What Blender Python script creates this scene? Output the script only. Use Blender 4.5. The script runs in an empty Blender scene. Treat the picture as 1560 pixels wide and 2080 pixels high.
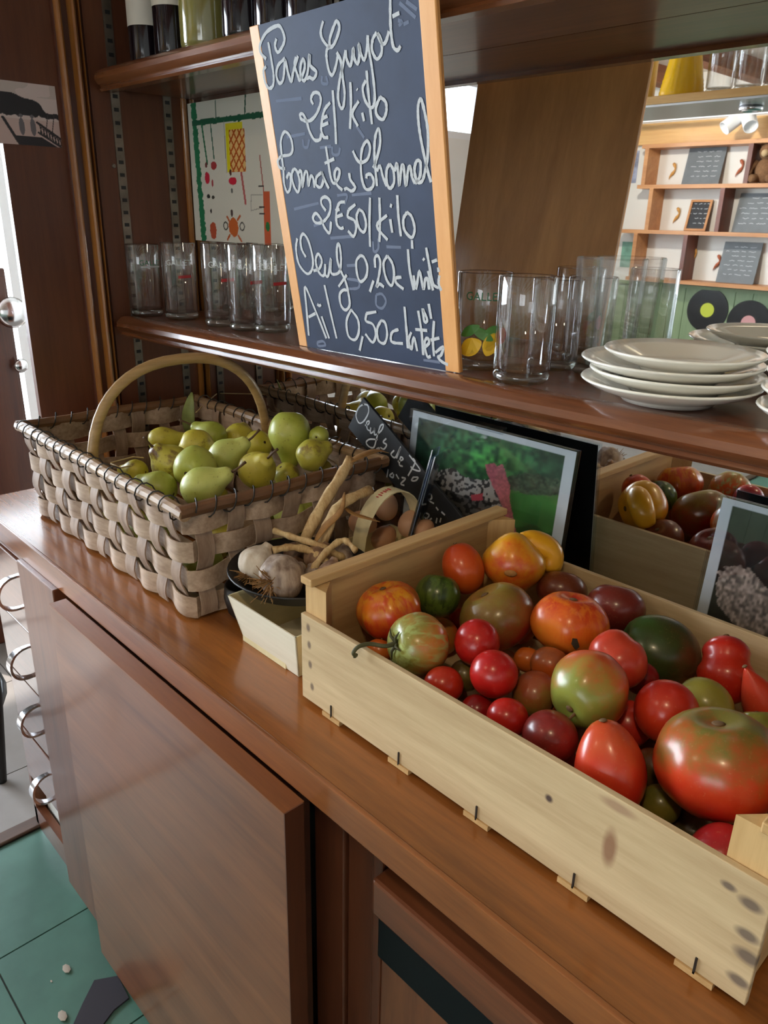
import bpy, math, random
import numpy as np
from mathutils import Vector, Matrix, Quaternion
random.seed(7)
rng = np.random.default_rng(11)
scene = bpy.context.scene
col = scene.collection
ZC = 0.76                      # height of the worktop; below, z = 0 is the worktop and the final lift adds ZC

# ------------------------------------------------------------------ camera
F = 1565.0
_vz = np.array([690. - 780, 5130. - 1040, F]); _d = _vz / np.linalg.norm(_vz)
_vx = -np.array([-818. - 780, 405. - 1040, F]); _vx -= _d * np.dot(_vx, _d); _vx /= np.linalg.norm(_vx)
RW = np.array([_vx, np.cross(-_d, _vx), -_d])       # rows: world axes in camera coordinates (right, down, forward)
CAM = np.array([0., 0., 0.5])
cd = bpy.data.cameras.new('camera'); cam = bpy.data.objects.new('camera', cd); col.objects.link(cam)
cd.sensor_fit = 'VERTICAL'; cd.sensor_height = 36; cd.lens = 36 * F / 2080; cd.clip_start = 0.02
_r, _u, _b = RW @ np.array([1, 0, 0]), RW @ np.array([0, -1, 0]), RW @ np.array([0, 0, -1])
cam.matrix_world = Matrix(((_r[0], _u[0], _b[0], 0), (_r[1], _u[1], _b[1], 0), (_r[2], _u[2], _b[2], CAM[2] + ZC), (0, 0, 0, 1)))
scene.camera = cam

# ------------------------------------------------------------------ world, daylight at the windows, exposure
w = bpy.data.worlds.new('sky'); scene.world = w; w.use_nodes = True
w.node_tree.nodes['Background'].inputs[0].default_value = (0.80, 0.90, 1.0, 1)
w.node_tree.nodes['Background'].inputs[1].default_value = 5.0
scene.view_settings.view_transform = 'Standard'
scene.view_settings.look = 'None'
scene.view_settings.exposure = 0.0
scene.view_settings.gamma = 1.0
scene.view_settings.use_curve_mapping = False
scene.cycles.use_denoising = True
scene.cycles.caustics_reflective = True      # the mirror throws light onto the backs of things
scene.cycles.blur_glossy = 0.6
scene.cycles.caustics_refractive = False
scene.cycles.sample_clamp_indirect = 6.0
scene.cycles.max_bounces = 12
scene.cycles.transparent_max_bounces = 24

def area(name, loc, target, sx, sy, power, color):
    l = bpy.data.lights.new(name, 'AREA'); l.shape = 'RECTANGLE'; l.size = sx; l.size_y = sy; l.energy = power; l.color = color
    o = bpy.data.objects.new(name, l); col.objects.link(o)
    o.location = (loc[0], loc[1], loc[2] + ZC)
    o.rotation_euler = (Vector(target) - Vector(loc)).to_track_quat('-Z', 'Y').to_euler()
    return o
area('window_daylight', (-3.78, -0.80, 0.66), (-1.0, -0.6, 0.3), 2.2, 1.2, 190, (0.80, 0.90, 1.0))
sl = bpy.data.lights.new('sun', 'SUN'); sl.energy = 11; sl.angle = 0.02; sl.color = (1.0, 0.96, 0.90)
so = bpy.data.objects.new('sun', sl); col.objects.link(so); so.location = (-5, -3, 4); so.rotation_euler = Vector((1.5, 0.75, -1.76)).to_track_quat('-Z', 'Y').to_euler()
area('door_daylight', (-3.78, 1.25, 0.25), (-1.5, 1.1, 0.2), 0.8, 1.6, 25, (0.85, 0.93, 1.0))
area('added_front_fill', (0.9, -3.86, 0.55), (0.3, 0.5, 0.1), 1.9, 1.2, 15, (1.0, 0.93, 0.82))  # added fill light outside the unseen far-wall opening

# ------------------------------------------------------------------ pixel helpers (photograph 1560 x 2080)
MIR = 0.845                    # plane of the mirror
def ray(px, py):
    c = np.array([px - 780., py - 1040., F]); return RW @ (c / np.linalg.norm(c))
def onz(px, py, z): r = ray(px, py); return CAM + r * (z - CAM[2]) / r[2]
def ony(px, py, y): r = ray(px, py); return CAM + r * (y - CAM[1]) / r[1]
def onx(px, py, x): r = ray(px, py); return CAM + r * (x - CAM[0]) / r[0]
def mir(px, py, y):            # a point of the room seen in the mirror, at depth y
    r = ray(px, py); p = CAM + r * (MIR / r[1]); r2 = r * np.array([1, -1, 1]); return p + r2 * (y - p[1]) / r2[1]
def cdir(x, y, z=0.): v = RW @ np.array([x, y, z], float); return v / np.linalg.norm(v)

# ------------------------------------------------------------------ materials
def lin(c):
    return tuple((v / 12.92 if v <= 0.04045 else ((v + 0.055) / 1.055) ** 2.4) for v in c)
def rgb(r, g, b): return lin((r / 255, g / 255, b / 255)) + (1,)
class NT:
    def __init__(s, name):
        s.m = bpy.data.materials.new(name); s.m.use_nodes = True; s.t = s.m.node_tree; s.b = s.t.nodes['Principled BSDF']
    def n(s, typ, **kw):
        x = s.t.nodes.new(typ)
        for k, v in kw.items():
            if k.startswith('i_'): x.inputs[k[2:].replace('_', ' ')].default_value = v
            else: setattr(x, k, v)
        return x
    def l(s, a, b): s.t.links.new(a, b)
    def ramp(s, fac, stops):
        r = s.n('ShaderNodeValToRGB'); e = r.color_ramp.elements
        while len(e) < len(stops): e.new(0.5)
        for el, (p, c) in zip(e, stops): el.position = p; el.color = c
        s.l(fac, r.inputs[0]); return r.outputs[0]
    def mix(s, fac, a, b, mode='MIX'):
        x = s.n('ShaderNodeMix', data_type='RGBA', blend_type=mode)
        for sock, v in ((x.inputs[0], fac), (x.inputs[6], a), (x.inputs[7], b)):
            if isinstance(v, bpy.types.NodeSocket): s.l(v, sock)
            else: sock.default_value = v
        return x.outputs[2]
    def math(s, op, a, b=None, c=None):
        x = s.n('ShaderNodeMath', operation=op)
        for i, v in enumerate((a, b, c)):
            if v is None: continue
            if isinstance(v, bpy.types.NodeSocket): s.l(v, x.inputs[i])
            else: x.inputs[i].default_value = v
        return x.outputs[0]
    def coord(s, scale=(1, 1, 1), loc=(0, 0, 0)):
        tc = s.n('ShaderNodeTexCoord'); mp = s.n('ShaderNodeMapping'); mp.inputs['Scale'].default_value = scale; mp.inputs['Location'].default_value = loc
        s.l(tc.outputs['Object'], mp.inputs[0]); return mp.outputs[0]
    def noise(s, vec, scale, detail=4, rough=0.55, dist=0.):
        x = s.n('ShaderNodeTexNoise', i_Scale=scale, i_Detail=detail, i_Roughness=rough, i_Distortion=dist); s.l(vec, x.inputs['Vector']); return x.outputs[0]
    def bump(s, h, strength, dist=0.002):
        x = s.n('ShaderNodeBump', i_Strength=strength, i_Distance=dist); s.l(h, x.inputs['Height']); s.l(x.outputs[0], s.b.inputs['Normal'])

def plain(name, c, rough=0.5, metal=0., spec=0.5, var=0.0, vscale=30, coat=0.):
    t = NT(name); t.b.inputs['Roughness'].default_value = rough; t.b.inputs['Metallic'].default_value = metal
    t.b.inputs['Specular IOR Level'].default_value = spec; t.b.inputs['Coat Weight'].default_value = coat; t.b.inputs['Coat Roughness'].default_value = 0.1
    if var:
        f = t.noise(t.coord(), vscale, 5)
        d = tuple(v * (1 - var) for v in c[:3]) + (1,); e = tuple(min(1, v * (1 + var)) for v in c[:3]) + (1,)
        t.l(t.ramp(f, [(0.3, d), (0.7, e)]), t.b.inputs['Base Color'])
    else: t.b.inputs['Base Color'].default_value = c
    return t.m

def wood(name, c1, c2, axis='x', rough=0.35, grain=1.0, coat=0.0, bump=0.15, loc=(0, 0, 0), knots=()):
    t = NT(name)
    sc = {'x': (2.2, 28, 28), 'y': (28, 2.2, 28), 'z': (28, 28, 2.2)}[axis]
    v = t.coord(sc, loc)
    a = t.noise(v, 1.0 * grain, 6, 0.6, 0.6); b = t.noise(v, 6.0 * grain, 4, 0.7)
    big = t.noise(t.coord((1.2, 1.2, 1.2), loc), 2.5, 2)
    f = t.math('ADD', t.math('MULTIPLY', a, 0.65), t.math('MULTIPLY', b, 0.35))
    f = t.math('ADD', f, t.math('MULTIPLY', t.math('SUBTRACT', big, 0.5), 0.25))
    c = t.ramp(f, [(0.34, c1), (0.66, c2)])
    for (kx, ky, kz, sx, sy, sz, kc, amt) in knots:
        tc = t.n('ShaderNodeTexCoord'); mp = t.n('ShaderNodeMapping', vector_type='POINT')
        mp.inputs['Location'].default_value = (-kx / sx, -ky / sy, -kz / sz); mp.inputs['Scale'].default_value = (1 / sx, 1 / sy, 1 / sz)
        t.l(tc.outputs['Object'], mp.inputs[0])
        ln = t.n('ShaderNodeVectorMath', operation='LENGTH'); t.l(mp.outputs[0], ln.inputs[0])
        k = t.ramp(ln.outputs['Value'], [(0.45, (amt, amt, amt, 1)), (1.0, (0, 0, 0, 1))])
        c = t.mix(k, c, kc)
    t.l(c, t.b.inputs['Base Color']); t.b.inputs['Roughness'].default_value = rough
    t.b.inputs['Coat Weight'].default_value = coat; t.b.inputs['Coat Roughness'].default_value = 0.12
    if bump: t.bump(f, bump, 0.001)
    return t.m

def glassy(name, tint=(1, 1, 1, 1), base=0.04, edge=0.9, rough=0.0):
    t = NT(name); t.t.nodes.remove(t.b)
    tr = t.n('ShaderNodeBsdfTransparent'); tr.inputs[0].default_value = tint
    gl = t.n('ShaderNodeBsdfGlossy'); gl.inputs['Roughness'].default_value = rough
    fr = t.n('ShaderNodeLayerWeight'); fr.inputs[0].default_value = 0.35
    k = t.math('MULTIPLY_ADD', t.math('POWER', fr.outputs['Facing'], 2.2), edge, base)
    t.l(t.mix(t.math('POWER', fr.outputs['Facing'], 3.0), tint, tuple(0.62 * c for c in tint[:3]) + (1,)), tr.inputs[0])
    mx = t.n('ShaderNodeMixShader'); t.l(k, mx.inputs[0]); t.l(tr.outputs[0], mx.inputs[1]); t.l(gl.outputs[0], mx.inputs[2])
    t.l(mx.outputs[0], t.t.nodes['Material Output'].inputs[0]); return t.m

def attr_mat(name, rough=0.6, coat=0.):
    t = NT(name); a = t.n('ShaderNodeAttribute', attribute_name='paint'); t.l(a.outputs['Color'], t.b.inputs['Base Color'])
    t.b.inputs['Roughness'].default_value = rough; t.b.inputs['Coat Weight'].default_value = coat; t.b.inputs['Coat Roughness'].default_value = 0.05
    return t.m

M = {}
M['worktop'] = wood('worktop_oak', rgb(112, 64, 26), rgb(158, 94, 40), 'x', 0.27, 0.8, 0.5, 0.08)
M['worktop_edge'] = wood('worktop_edge', rgb(108, 60, 28), rgb(158, 96, 50), 'x', 0.30, 0.7, 0.3, 0.08)
M['cabinet'] = wood('cabinet_wood', rgb(92, 50, 30), rgb(124, 74, 44), 'z', 0.40, 0.9, 0.25, 0.06)
M['door_veneer'] = wood('door_veneer', rgb(104, 60, 36), rgb(140, 88, 54), 'x', 0.38, 0.6, 0.35, 0.05)
M['door_edge'] = wood('door_edge', rgb(112, 62, 24), rgb(140, 82, 36), 'x', 0.4, 0.7, 0.1, 0.05)
M['drawer'] = wood('drawer_wood', rgb(98, 58, 42), rgb(128, 80, 58), 'x', 0.30, 0.8, 0.9, 0.03)
M['dark_wood'] = wood('dark_wood', rgb(70, 34, 20), rgb(98, 52, 30), 'z', 0.38, 1.0, 0.2, 0.08)
M['dark_wood_x'] = wood('dark_wood_x', rgb(78, 40, 24), rgb(120, 68, 40), 'x', 0.32, 0.8, 0.4, 0.06)
M['shelf_lip'] = wood('shelf_lip', rgb(80, 44, 26), rgb(132, 80, 48), 'x', 0.24, 0.6, 0.6, 0.05)
M['bead'] = wood('bead_wood', rgb(120, 70, 28), rgb(176, 116, 56), 'z', 0.25, 1.0, 0.5, 0.05)
M['panel_wood'] = wood('panel_wood', rgb(82, 42, 22), rgb(106, 58, 32), 'z', 0.45, 0.8, 0.1, 0.05)
M['crate'] = wood('crate_poplar', rgb(188, 160, 118), rgb(218, 194, 152), 'x', 0.75, 0.9, 0, 0.25)
M['crate_y'] = wood('crate_poplar_cross', rgb(176, 136, 84), rgb(206, 168, 112), 'y', 0.75, 0.9, 0, 0.25)
M['crate_z'] = wood('crate_poplar_post', rgb(186, 146, 92), rgb(216, 180, 124), 'z', 0.75, 0.9, 0, 0.25)
M['pine'] = wood('pine', rgb(206, 156, 88), rgb(236, 194, 128), 'x', 0.5, 0.6, 0.1, 0.05)
M['shelf_pine'] = wood('cubby_pine', rgb(176, 116, 66), rgb(210, 152, 96), 'x', 0.5, 0.6, 0.1, 0.05)
M['cubby_dark'] = wood('cubby_dark', rgb(92, 44, 28), rgb(126, 66, 42), 'z', 0.5, 0.8, 0.1, 0.05)
M['joist'] = wood('joist_wood', rgb(110, 62, 36), rgb(150, 92, 54), 'y', 0.6, 0.8, 0, 0.1)
M['black'] = plain('black_gloss', (0.005, 0.005, 0.006, 1), 0.5, spec=0.2)
M['black_matte'] = plain('black_matte', (0.012, 0.011, 0.011, 1), 0.45)
M['chrome'] = plain('chrome', (0.82, 0.82, 0.84, 1), 0.18, 1.0)
M['steel'] = plain('pilaster_steel', (0.24, 0.20, 0.16, 1), 0.38, 0.9, var=0.3)
M['white_paper'] = plain('white_paper', rgb(228, 226, 220), 0.8, var=0.03)
M['plaster'] = plain('plaster', rgb(232, 230, 224), 0.85, var=0.03, vscale=4)
M['porcelain'] = plain('porcelain', rgb(240, 236, 224), 0.12, coat=0.6)
M['slate'] = plain('slate', rgb(40, 42, 46), 0.55, var=0.2, vscale=20)
M['chalk'] = plain('chalk', rgb(200, 204, 208), 0.95, var=0.15, vscale=900)
M['chalk_faint'] = plain('chalk_faint', rgb(112, 122, 144), 0.95)
M['glass'] = glassy('clear_glass', base=0.085)
M['glass_base'] = glassy('glass_base', (0.90, 0.92, 0.88, 1), 0.10, 0.8, 0.02)
M['acrylic'] = glassy('clear_acrylic', (0.92, 0.95, 0.97, 1), 0.05, 0.6)
M['yellow_wire'] = plain('wire', (0.02, 0.016, 0.012, 1), 0.5)
M['paint'] = attr_mat('printed_paper', 0.5)
M['paint_gloss'] = attr_mat('printed_photo', 0.35, 0.4)
M['mirror'] = plain('mirror_silver', (0.86, 0.87, 0.86, 1), 0.012, 1.0)

# ------------------------------------------------------------------ mesh builder
class MB:
    def __init__(s): s.v = []; s.f = []
    def add(s, v, f):
        k = len(s.v); s.v += [tuple(map(float, p)) for p in v]; s.f += [tuple(i + k for i in q) for q in f]; return s
    def box(s, a, b):
        x0, y0, z0 = a; x1, y1, z1 = b
        return s.add([(x0, y0, z0), (x1, y0, z0), (x1, y1, z0), (x0, y1, z0), (x0, y0, z1), (x1, y0, z1), (x1, y1, z1), (x0, y1, z1)],
                     [(0, 3, 2, 1), (4, 5, 6, 7), (0, 1, 5, 4), (1, 2, 6, 5), (2, 3, 7, 6), (3, 0, 4, 7)])
    def obox(s, o, ex, ey, ez):
        o, ex, ey, ez = map(np.asarray, (o, ex, ey, ez))
        return s.add([o, o + ex, o + ex + ey, o + ey, o + ez, o + ex + ez, o + ex + ey + ez, o + ey + ez],
                     [(0, 3, 2, 1), (4, 5, 6, 7), (0, 1, 5, 4), (1, 2, 6, 5), (2, 3, 7, 6), (3, 0, 4, 7)])
    def tube(s, pts, rad, n=8, closed=False, flat=None):
        pts = [np.asarray(p, float) for p in pts]; N = len(pts)
        rad = [rad] * N if np.isscalar(rad) else rad
        V = []; t0 = None; nn = None
        for i in range(N):
            if closed: t = pts[(i + 1) % N] - pts[i - 1]
            else: t = pts[min(i + 1, N - 1)] - pts[max(i - 1, 0)]
            t = t / (np.linalg.norm(t) + 1e-12)
            if nn is None:
                a = np.array([0, 0, 1.]) if abs(t[2]) < 0.9 else np.array([1., 0, 0]); nn = np.cross(t, a)
            nn = nn - t * np.dot(nn, t); nn /= (np.linalg.norm(nn) + 1e-12); bb = np.cross(t, nn)
            fl = 1 if flat is None else flat
            for k in range(n):
                q = 2 * math.pi * k / n; V.append(pts[i] + rad[i] * (math.cos(q) * nn + fl * math.sin(q) * bb))
        Fc = []
        for i in range(N if closed else N - 1):
            j = (i + 1) % N
            for k in range(n): Fc.append((i * n + k, i * n + (k + 1) % n, j * n + (k + 1) % n, j * n + k))
        if not closed: Fc.append(tuple(range(n))[::-1]); Fc.append(tuple((N - 1) * n + k for k in range(n)))
        return s.add(V, Fc)
    def lathe(s, prof, c, n=40, axis=None):
        c = np.asarray(c, float); V = []; Fc = []
        if axis is None: ex, ey, ez = np.eye(3)
        else:
            ez = np.asarray(axis, float); ez = ez / np.linalg.norm(ez); a = np.array([1., 0, 0]) if abs(ez[0]) < .8 else np.array([0, 1., 0])
            ex = np.cross(a, ez); ex /= np.linalg.norm(ex); ey = np.cross(ez, ex)
        for (r, z) in prof:
            for k in range(n):
                q = 2 * math.pi * k / n; V.append(c + ex * (r * math.cos(q)) + ey * (r * math.sin(q)) + ez * z)
        m = len(prof)
        for i in range(m - 1):
            for k in range(n): Fc.append((i * n + k, i * n + (k + 1) % n, (i + 1) * n + (k + 1) % n, (i + 1) * n + k))
        if prof[0][0] > 1e-6 and prof[-1][0] > 1e-6 and prof[0] == prof[-1]: pass
        else:
            if prof[0][0] > 1e-6: Fc.append(tuple(range(n))[::-1])
            if prof[-1][0] > 1e-6: Fc.append(tuple((m - 1) * n + k for k in range(n)))
        return s.add(V, Fc)
    def profile_x(s, prof, x0, x1):       # closed polygon of (y, z) swept along X
        n = len(prof); V = [(x0, y, z) for y, z in prof] + [(x1, y, z) for y, z in prof]
        Fc = [(i, (i + 1) % n, n + (i + 1) % n, n + i) for i in range(n)] + [tuple(range(n))[::-1], tuple(range(n, 2 * n))]
        return s.add(V, Fc)
    def prism(s, poly, d):                # 3-D polygon pushed along vector d
        p = [np.asarray(q, float) for q in poly]; n = len(p); d = np.asarray(d, float)
        return s.add(p + [q + d for q in p], [(i, (i + 1) % n, n + (i + 1) % n, n + i) for i in range(n)] + [tuple(range(n))[::-1], tuple(range(n, 2 * n))])
    def ball(s, c, r, nu=16, nv=10, sc=(1, 1, 1), Q=None):
        V = []; Fc = []
        for i in range(nv + 1):
            th = math.pi * i / nv
            for k in range(nu):
                ph = 2 * math.pi * k / nu
                p = np.array([math.sin(th) * math.cos(ph) * sc[0], math.sin(th) * math.sin(ph) * sc[1], math.cos(th) * sc[2]]) * r
                V.append(np.asarray(c) + (p if Q is None else Q @ p))
        for i in range(nv):
            for k in range(nu): Fc.append((i * nu + k, (i + 1) * nu + k, (i + 1) * nu + (k + 1) % nu, i * nu + (k + 1) % nu))
        return s.add(V, Fc)

def obj(name, mb, mat, parent=None, smooth=False, bevel=0.0, kind=None, origin=None):
    me = bpy.data.meshes.new(name)
    V = mb.v
    if origin is not None: V = [(p[0] - origin[0], p[1] - origin[1], p[2] - origin[2]) for p in V]
    me.from_pydata(V, [], mb.f)
    import bmesh
    bm = bmesh.new(); bm.from_mesh(me); bmesh.ops.remove_doubles(bm, verts=bm.verts, dist=1e-6); bmesh.ops.recalc_face_normals(bm, faces=bm.faces)
    bm.to_mesh(me); bm.free()
    mat = M[mat] if isinstance(mat, str) else mat
    me.materials.append(mat)
    if smooth:
        me.polygons.foreach_set('use_smooth', [True] * len(me.polygons))
    o = bpy.data.objects.new(name, me); col.objects.link(o)
    if origin is not None: o.location = origin
    if smooth == 'auto':
        md = o.modifiers.new('edges', 'EDGE_SPLIT'); md.split_angle = math.radians(35)
    if bevel:
        md = o.modifiers.new('bevel', 'BEVEL'); md.width = bevel; md.segments = 2; md.limit_method = 'ANGLE'; md.angle_limit = math.radians(40)
    if parent is not None: attach(o, parent)
    if kind: o['kind'] = kind
    return o
def attach(o, parent):
    o.parent = parent
    o.matrix_parent_inverse = wm(parent).inverted()
def wm(o):
    m = Matrix.LocRotScale(o.location, o.rotation_euler, o.scale)
    return m if o.parent is None else wm(o.parent) @ o.matrix_parent_inverse @ m
def tag(o, label, cat, group=None):
    o['label'] = label; o['category'] = cat
    if group: o['group'] = group
    return o
def thing(name, label, cat, loc=(0, 0, 0), group=None):
    o = bpy.data.objects.new(name, None); col.objects.link(o); o.location = tuple(map(float, loc)); o.empty_display_size = 0.02
    return tag(o, label, cat, group)
def struct(name, mb, mat, **k): return obj(name, mb, mat, kind='structure', **k)
def B(a, b): return MB().box(a, b)
def copy_tree(o, parent=None):
    c = o.copy(); col.objects.link(c)
    if parent is not None: c.parent = parent
    for ch in [x for x in col.objects if x.parent == o]: copy_tree(ch, c)
    return c
def crom(P, k=5):                         # Catmull-Rom through points
    P = [np.asarray(p, float) for p in P]
    if len(P) < 3: return P
    Q = [2 * P[0] - P[1]] + P + [2 * P[-1] - P[-2]]; out = []
    for i in range(1, len(Q) - 2):
        a, b, c, d = Q[i - 1], Q[i], Q[i + 1], Q[i + 2]
        for j in range(k):
            t = j / k; out.append(0.5 * ((2 * b) + (c - a) * t + (2 * a - 5 * b + 4 * c - d) * t * t + (3 * b - a - 3 * c + d) * t ** 3))
    out.append(P[-1]); return out
def ribbon(mb, pts, wid, nrm, lift=0.0008, seed=0):     # flat stroke lying on a plane with normal nrm
    pts = crom(pts); nrm = np.asarray(nrm, float); N = len(pts); V = []; rr = random.Random(seed)
    for i in range(N):
        t = pts[min(i + 1, N - 1)] - pts[max(i - 1, 0)]; t = t / (np.linalg.norm(t) + 1e-12)
        s_ = np.cross(nrm, t); w_ = wid * (0.42 + 0.16 * rr.random())
        V += [pts[i] + s_ * w_ + nrm * lift, pts[i] - s_ * w_ + nrm * lift]
    mb.add(V, [(2 * i, 2 * i + 1, 2 * i + 3, 2 * i + 2) for i in range(N - 1)])

# value noise for the prints
def vnoise(U, V, s, seed=0):
    g = np.random.default_rng(seed).random((64, 64)); x = U * s; y = V * s
    xi = np.floor(x).astype(int); yi = np.floor(y).astype(int); fx = x - xi; fy = y - yi
    fx = fx * fx * (3 - 2 * fx); fy = fy * fy * (3 - 2 * fy); h = lambda a, b: g[a % 64, b % 64]
    return (h(xi, yi) * (1 - fx) + h(xi + 1, yi) * fx) * (1 - fy) + (h(xi, yi + 1) * (1 - fx) + h(xi + 1, yi + 1) * fx) * fy
def inpoly(X, Y, P):
    c = np.zeros(X.shape, bool); n = len(P)
    for i in range(n):
        x1, y1 = P[i]; x2, y2 = P[(i + 1) % n]
        if y1 == y2: continue
        k = ((y1 > Y) != (y2 > Y)) & (X < (x2 - x1) * (Y - y1) / (y2 - y1) + x1); c ^= k
    return c
def seg(X, Y, a, b, w):
    ax, ay = a; bx, by = b; dx, dy = bx - ax, by - ay; t = np.clip(((X - ax) * dx + (Y - ay) * dy) / (dx * dx + dy * dy + 1e-9), 0, 1)
    return np.hypot(X - ax - t * dx, Y - ay - t * dy) < w
def painted(name, o, eu, ev, fn, nu, nv, thick, mat, parent=None, back=0.7):
    """flat print: corner o, edges eu (right) and ev (up), fn(U,V)->rgb arrays in sRGB 0..1"""
    o, eu, ev = map(lambda a: np.asarray(a, float), (o, eu, ev)); n = np.cross(eu, ev); n /= np.linalg.norm(n)
    us = np.linspace(0, 1, nu); vs = np.linspace(0, 1, nv); U, V = np.meshgrid(us, vs)
    C = np.clip(fn(U, V), 0, 1); C = np.where(C <= 0.04045, C / 12.92, ((C + 0.055) / 1.055) ** 2.4)
    P = o + U[..., None] * eu + V[..., None] * ev
    verts = P.reshape(-1, 3).tolist(); faces = [(j * nu + i, j * nu + i + 1, (j + 1) * nu + i + 1, (j + 1) * nu + i) for j in range(nv - 1) for i in range(nu - 1)]
    k = len(verts); cn = [o, o + eu, o + eu + ev, o + ev]
    verts += [tuple(c - n * thick) for c in cn]
    a, b, c_, d = 0, nu - 1, nu * nv - 1, nu * (nv - 1)
    faces += [(k, k + 3, k + 2, k + 1), (b, a, k, k + 1), (c_, b, k + 1, k + 2), (d, c_, k + 2, k + 3), (a, d, k + 3, k)]
    me = bpy.data.meshes.new(name); me.from_pydata(verts, [], faces); me.materials.append(M[mat])
    at = me.color_attributes.new('paint', 'FLOAT_COLOR', 'POINT')
    cc = np.ones((len(verts), 4)); cc[:k, :3] = C.reshape(-1, 3); cc[k:, :3] = back; at.data.foreach_set('color', cc.ravel())
    ob = bpy.data.objects.new(name, me); col.objects.link(ob)
    if parent is not None: attach(ob, parent)
    return ob
def flatcol(U, c): return np.ones(U.shape + (3,)) * np.array(c) / 255.
def put(C, mask, c): C[mask] = np.array(c) / 255.


# ================================================================== THE ROOM
FL = -ZC; XL, XR, YF, CE = -3.66, 2.0, -3.7, 1.42
XS = -1.44                                        # inner face of the dresser's end panel
YS = 0.665                                        # front of the shelves
# floor: base slab with tiles set on it
M['screed'] = plain('grout', rgb(70, 74, 68), 0.9)
M['green_tile'] = plain('green_vinyl_tile', rgb(76, 114, 100), 0.42, var=0.18, vscale=9)
M['grey_tile'] = plain('grey_floor_tile', rgb(134, 126, 120), 0.5, var=0.08, vscale=14)
floor = struct('floor', B((XL, YF, FL - 0.06), (XR, 2.0, FL - 0.004)), 'screed')
def tiles(x0, nx, y0, ny, s, mat, g=0.003):
    me = None
    for i in range(nx):
        for j in range(ny):
            if me is None:
                o = obj('floor_tile', B((0, 0, -0.004), (s - g, s - g, 0)), mat); me = o.data
            else:
                o = bpy.data.objects.new('floor_tile', me); col.objects.link(o)
            o.location = (x0 + i * s, y0 + j * s, FL); attach(o, floor)
tiles(-1.4575, 7, -1.15, 6, 0.27, 'green_tile')
tiles(-1.683 - 3 * 0.4, 3, -0.65, 4, 0.4, 'grey_tile')
obj('floor_covering', MB().box((0.435, YF, FL - 0.004), (XR, 0.86, FL)).box((-1.4575, YF, FL - 0.004), (0.432, -1.153, FL)), 'green_tile', floor)
obj('floor_covering', MB().box((XL, YF, FL - 0.004), (-1.49, -0.653, FL)).box((-1.683, -0.65, FL - 0.004), (-1.49, 2.0, FL)).box((XL, -0.65, FL - 0.004), (-2.886, 2.0, FL)).box((-2.883, 0.953, FL - 0.004), (-1.686, 2.0, FL)), 'grey_tile', floor)
struct('trim_1', B((-1.495, -2.5, FL), (-1.46, 0.39, FL + 0.008)), wood('threshold_wood', rgb(70, 48, 36), rgb(96, 68, 50), 'y', 0.5), bevel=0.003)
# walls
struct('wall_back', B((XS - 0.03, 0.865, FL), (XR, 0.95, CE)), 'panel_wood')
struct('wall_alcove', MB().box((XL, 2.0, FL), (XS - 0.03, 2.08, CE)).box((XS - 0.05, 0.95, FL), (XS - 0.03, 2.0, CE)), 'plaster')
struct('wall_right', B((XR, YF, FL), (XR + 0.08, 0.95, CE)), 'plaster')
W1 = (-1.95, 0.30, 0.05, 1.30)                    # window in the left wall: y0 y1 z0 z1
W3 = (-2.62, -2.12, 0.98, 1.33)                   # small high window beside it
D1 = (0.85, 1.65, FL, 1.10)                       # glazed door in the left wall
lw = MB()
for (y0, y1, z0, z1) in ((YF, W3[0], FL, CE), (W3[0], W3[1], FL, W3[2]), (W3[0], W3[1], W3[3], CE), (W3[1], W1[0], FL, CE), (W1[0], W1[1], FL, W1[2]), (W1[0], W1[1], W1[3], CE), (W1[1], D1[0], FL, CE), (D1[0], D1[1], D1[3], CE), (D1[1], 2.0, FL, CE)):
    lw.box((XL - 0.08, y0, z0), (XL, y1, z1))
struct('wall_left', lw, 'plaster')
S1 = (0.0, 1.85, 0.0, 1.15)                       # unseen window added to the far wall for extra light: x0 x1 z0 z1
fw = MB()
for (x0, x1, z0, z1) in ((XL, S1[0], FL, CE), (S1[0], S1[1], FL, S1[2]), (S1[0], S1[1], S1[3], CE), (S1[1], XR, FL, CE)):
    fw.box((x0, YF - 0.08, z0), (x1, YF, z1))
wfar = struct('wall_front', fw, 'plaster')
M['white_frame'] = plain('white_frame', rgb(236, 238, 240), 0.4)
def window_x(name, x, r, bars):
    y0, y1, z0, z1 = r; f = MB(); t = 0.04
    f.box((x - 0.05, y0, z0), (x, y0 + t, z1)).box((x - 0.05, y1 - t, z0), (x, y1, z1)).box((x - 0.05, y0 + t, z0), (x, y1 - t, z0 + t)).box((x - 0.05, y0 + t, z1 - t), (x, y1 - t, z1))
    for b in bars: f.box((x - 0.045, b - 0.02, z0 + t), (x - 0.005, b + 0.02, z1 - t))
    o = struct(name, f, 'white_frame')
    obj('pane', B((x - 0.03, y0 + t, z0 + t), (x - 0.026, y1 - t, z1 - t)), 'glass', o); return o
window_x('window_1', XL, W1, ((W1[0] + W1[1]) / 2,)); window_x('window_3', XL, W3, ()); window_x('door_1', XL, D1, (1.25,))
f = MB(); t = 0.04; x0, x1, z0, z1 = S1
f.box((x0, YF - 0.05, z0), (x0 + t, YF, z1)).box((x1 - t, YF - 0.05, z0), (x1, YF, z1)).box((x0 + t, YF - 0.05, z0), (x1 - t, YF, z0 + t)).box((x0 + t, YF - 0.05, z1 - t), (x1 - t, YF, z1)).box((0.9, YF - 0.045, z0 + t), (0.94, YF - 0.005, z1 - t))
w2 = struct('added_window_2', f, 'white_frame'); obj('pane', B((x0 + t, YF - 0.03, z0 + t), (x1 - t, YF - 0.026, z1 - t)), 'glass', w2)  # frame and pane of the added window, out of view
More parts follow.
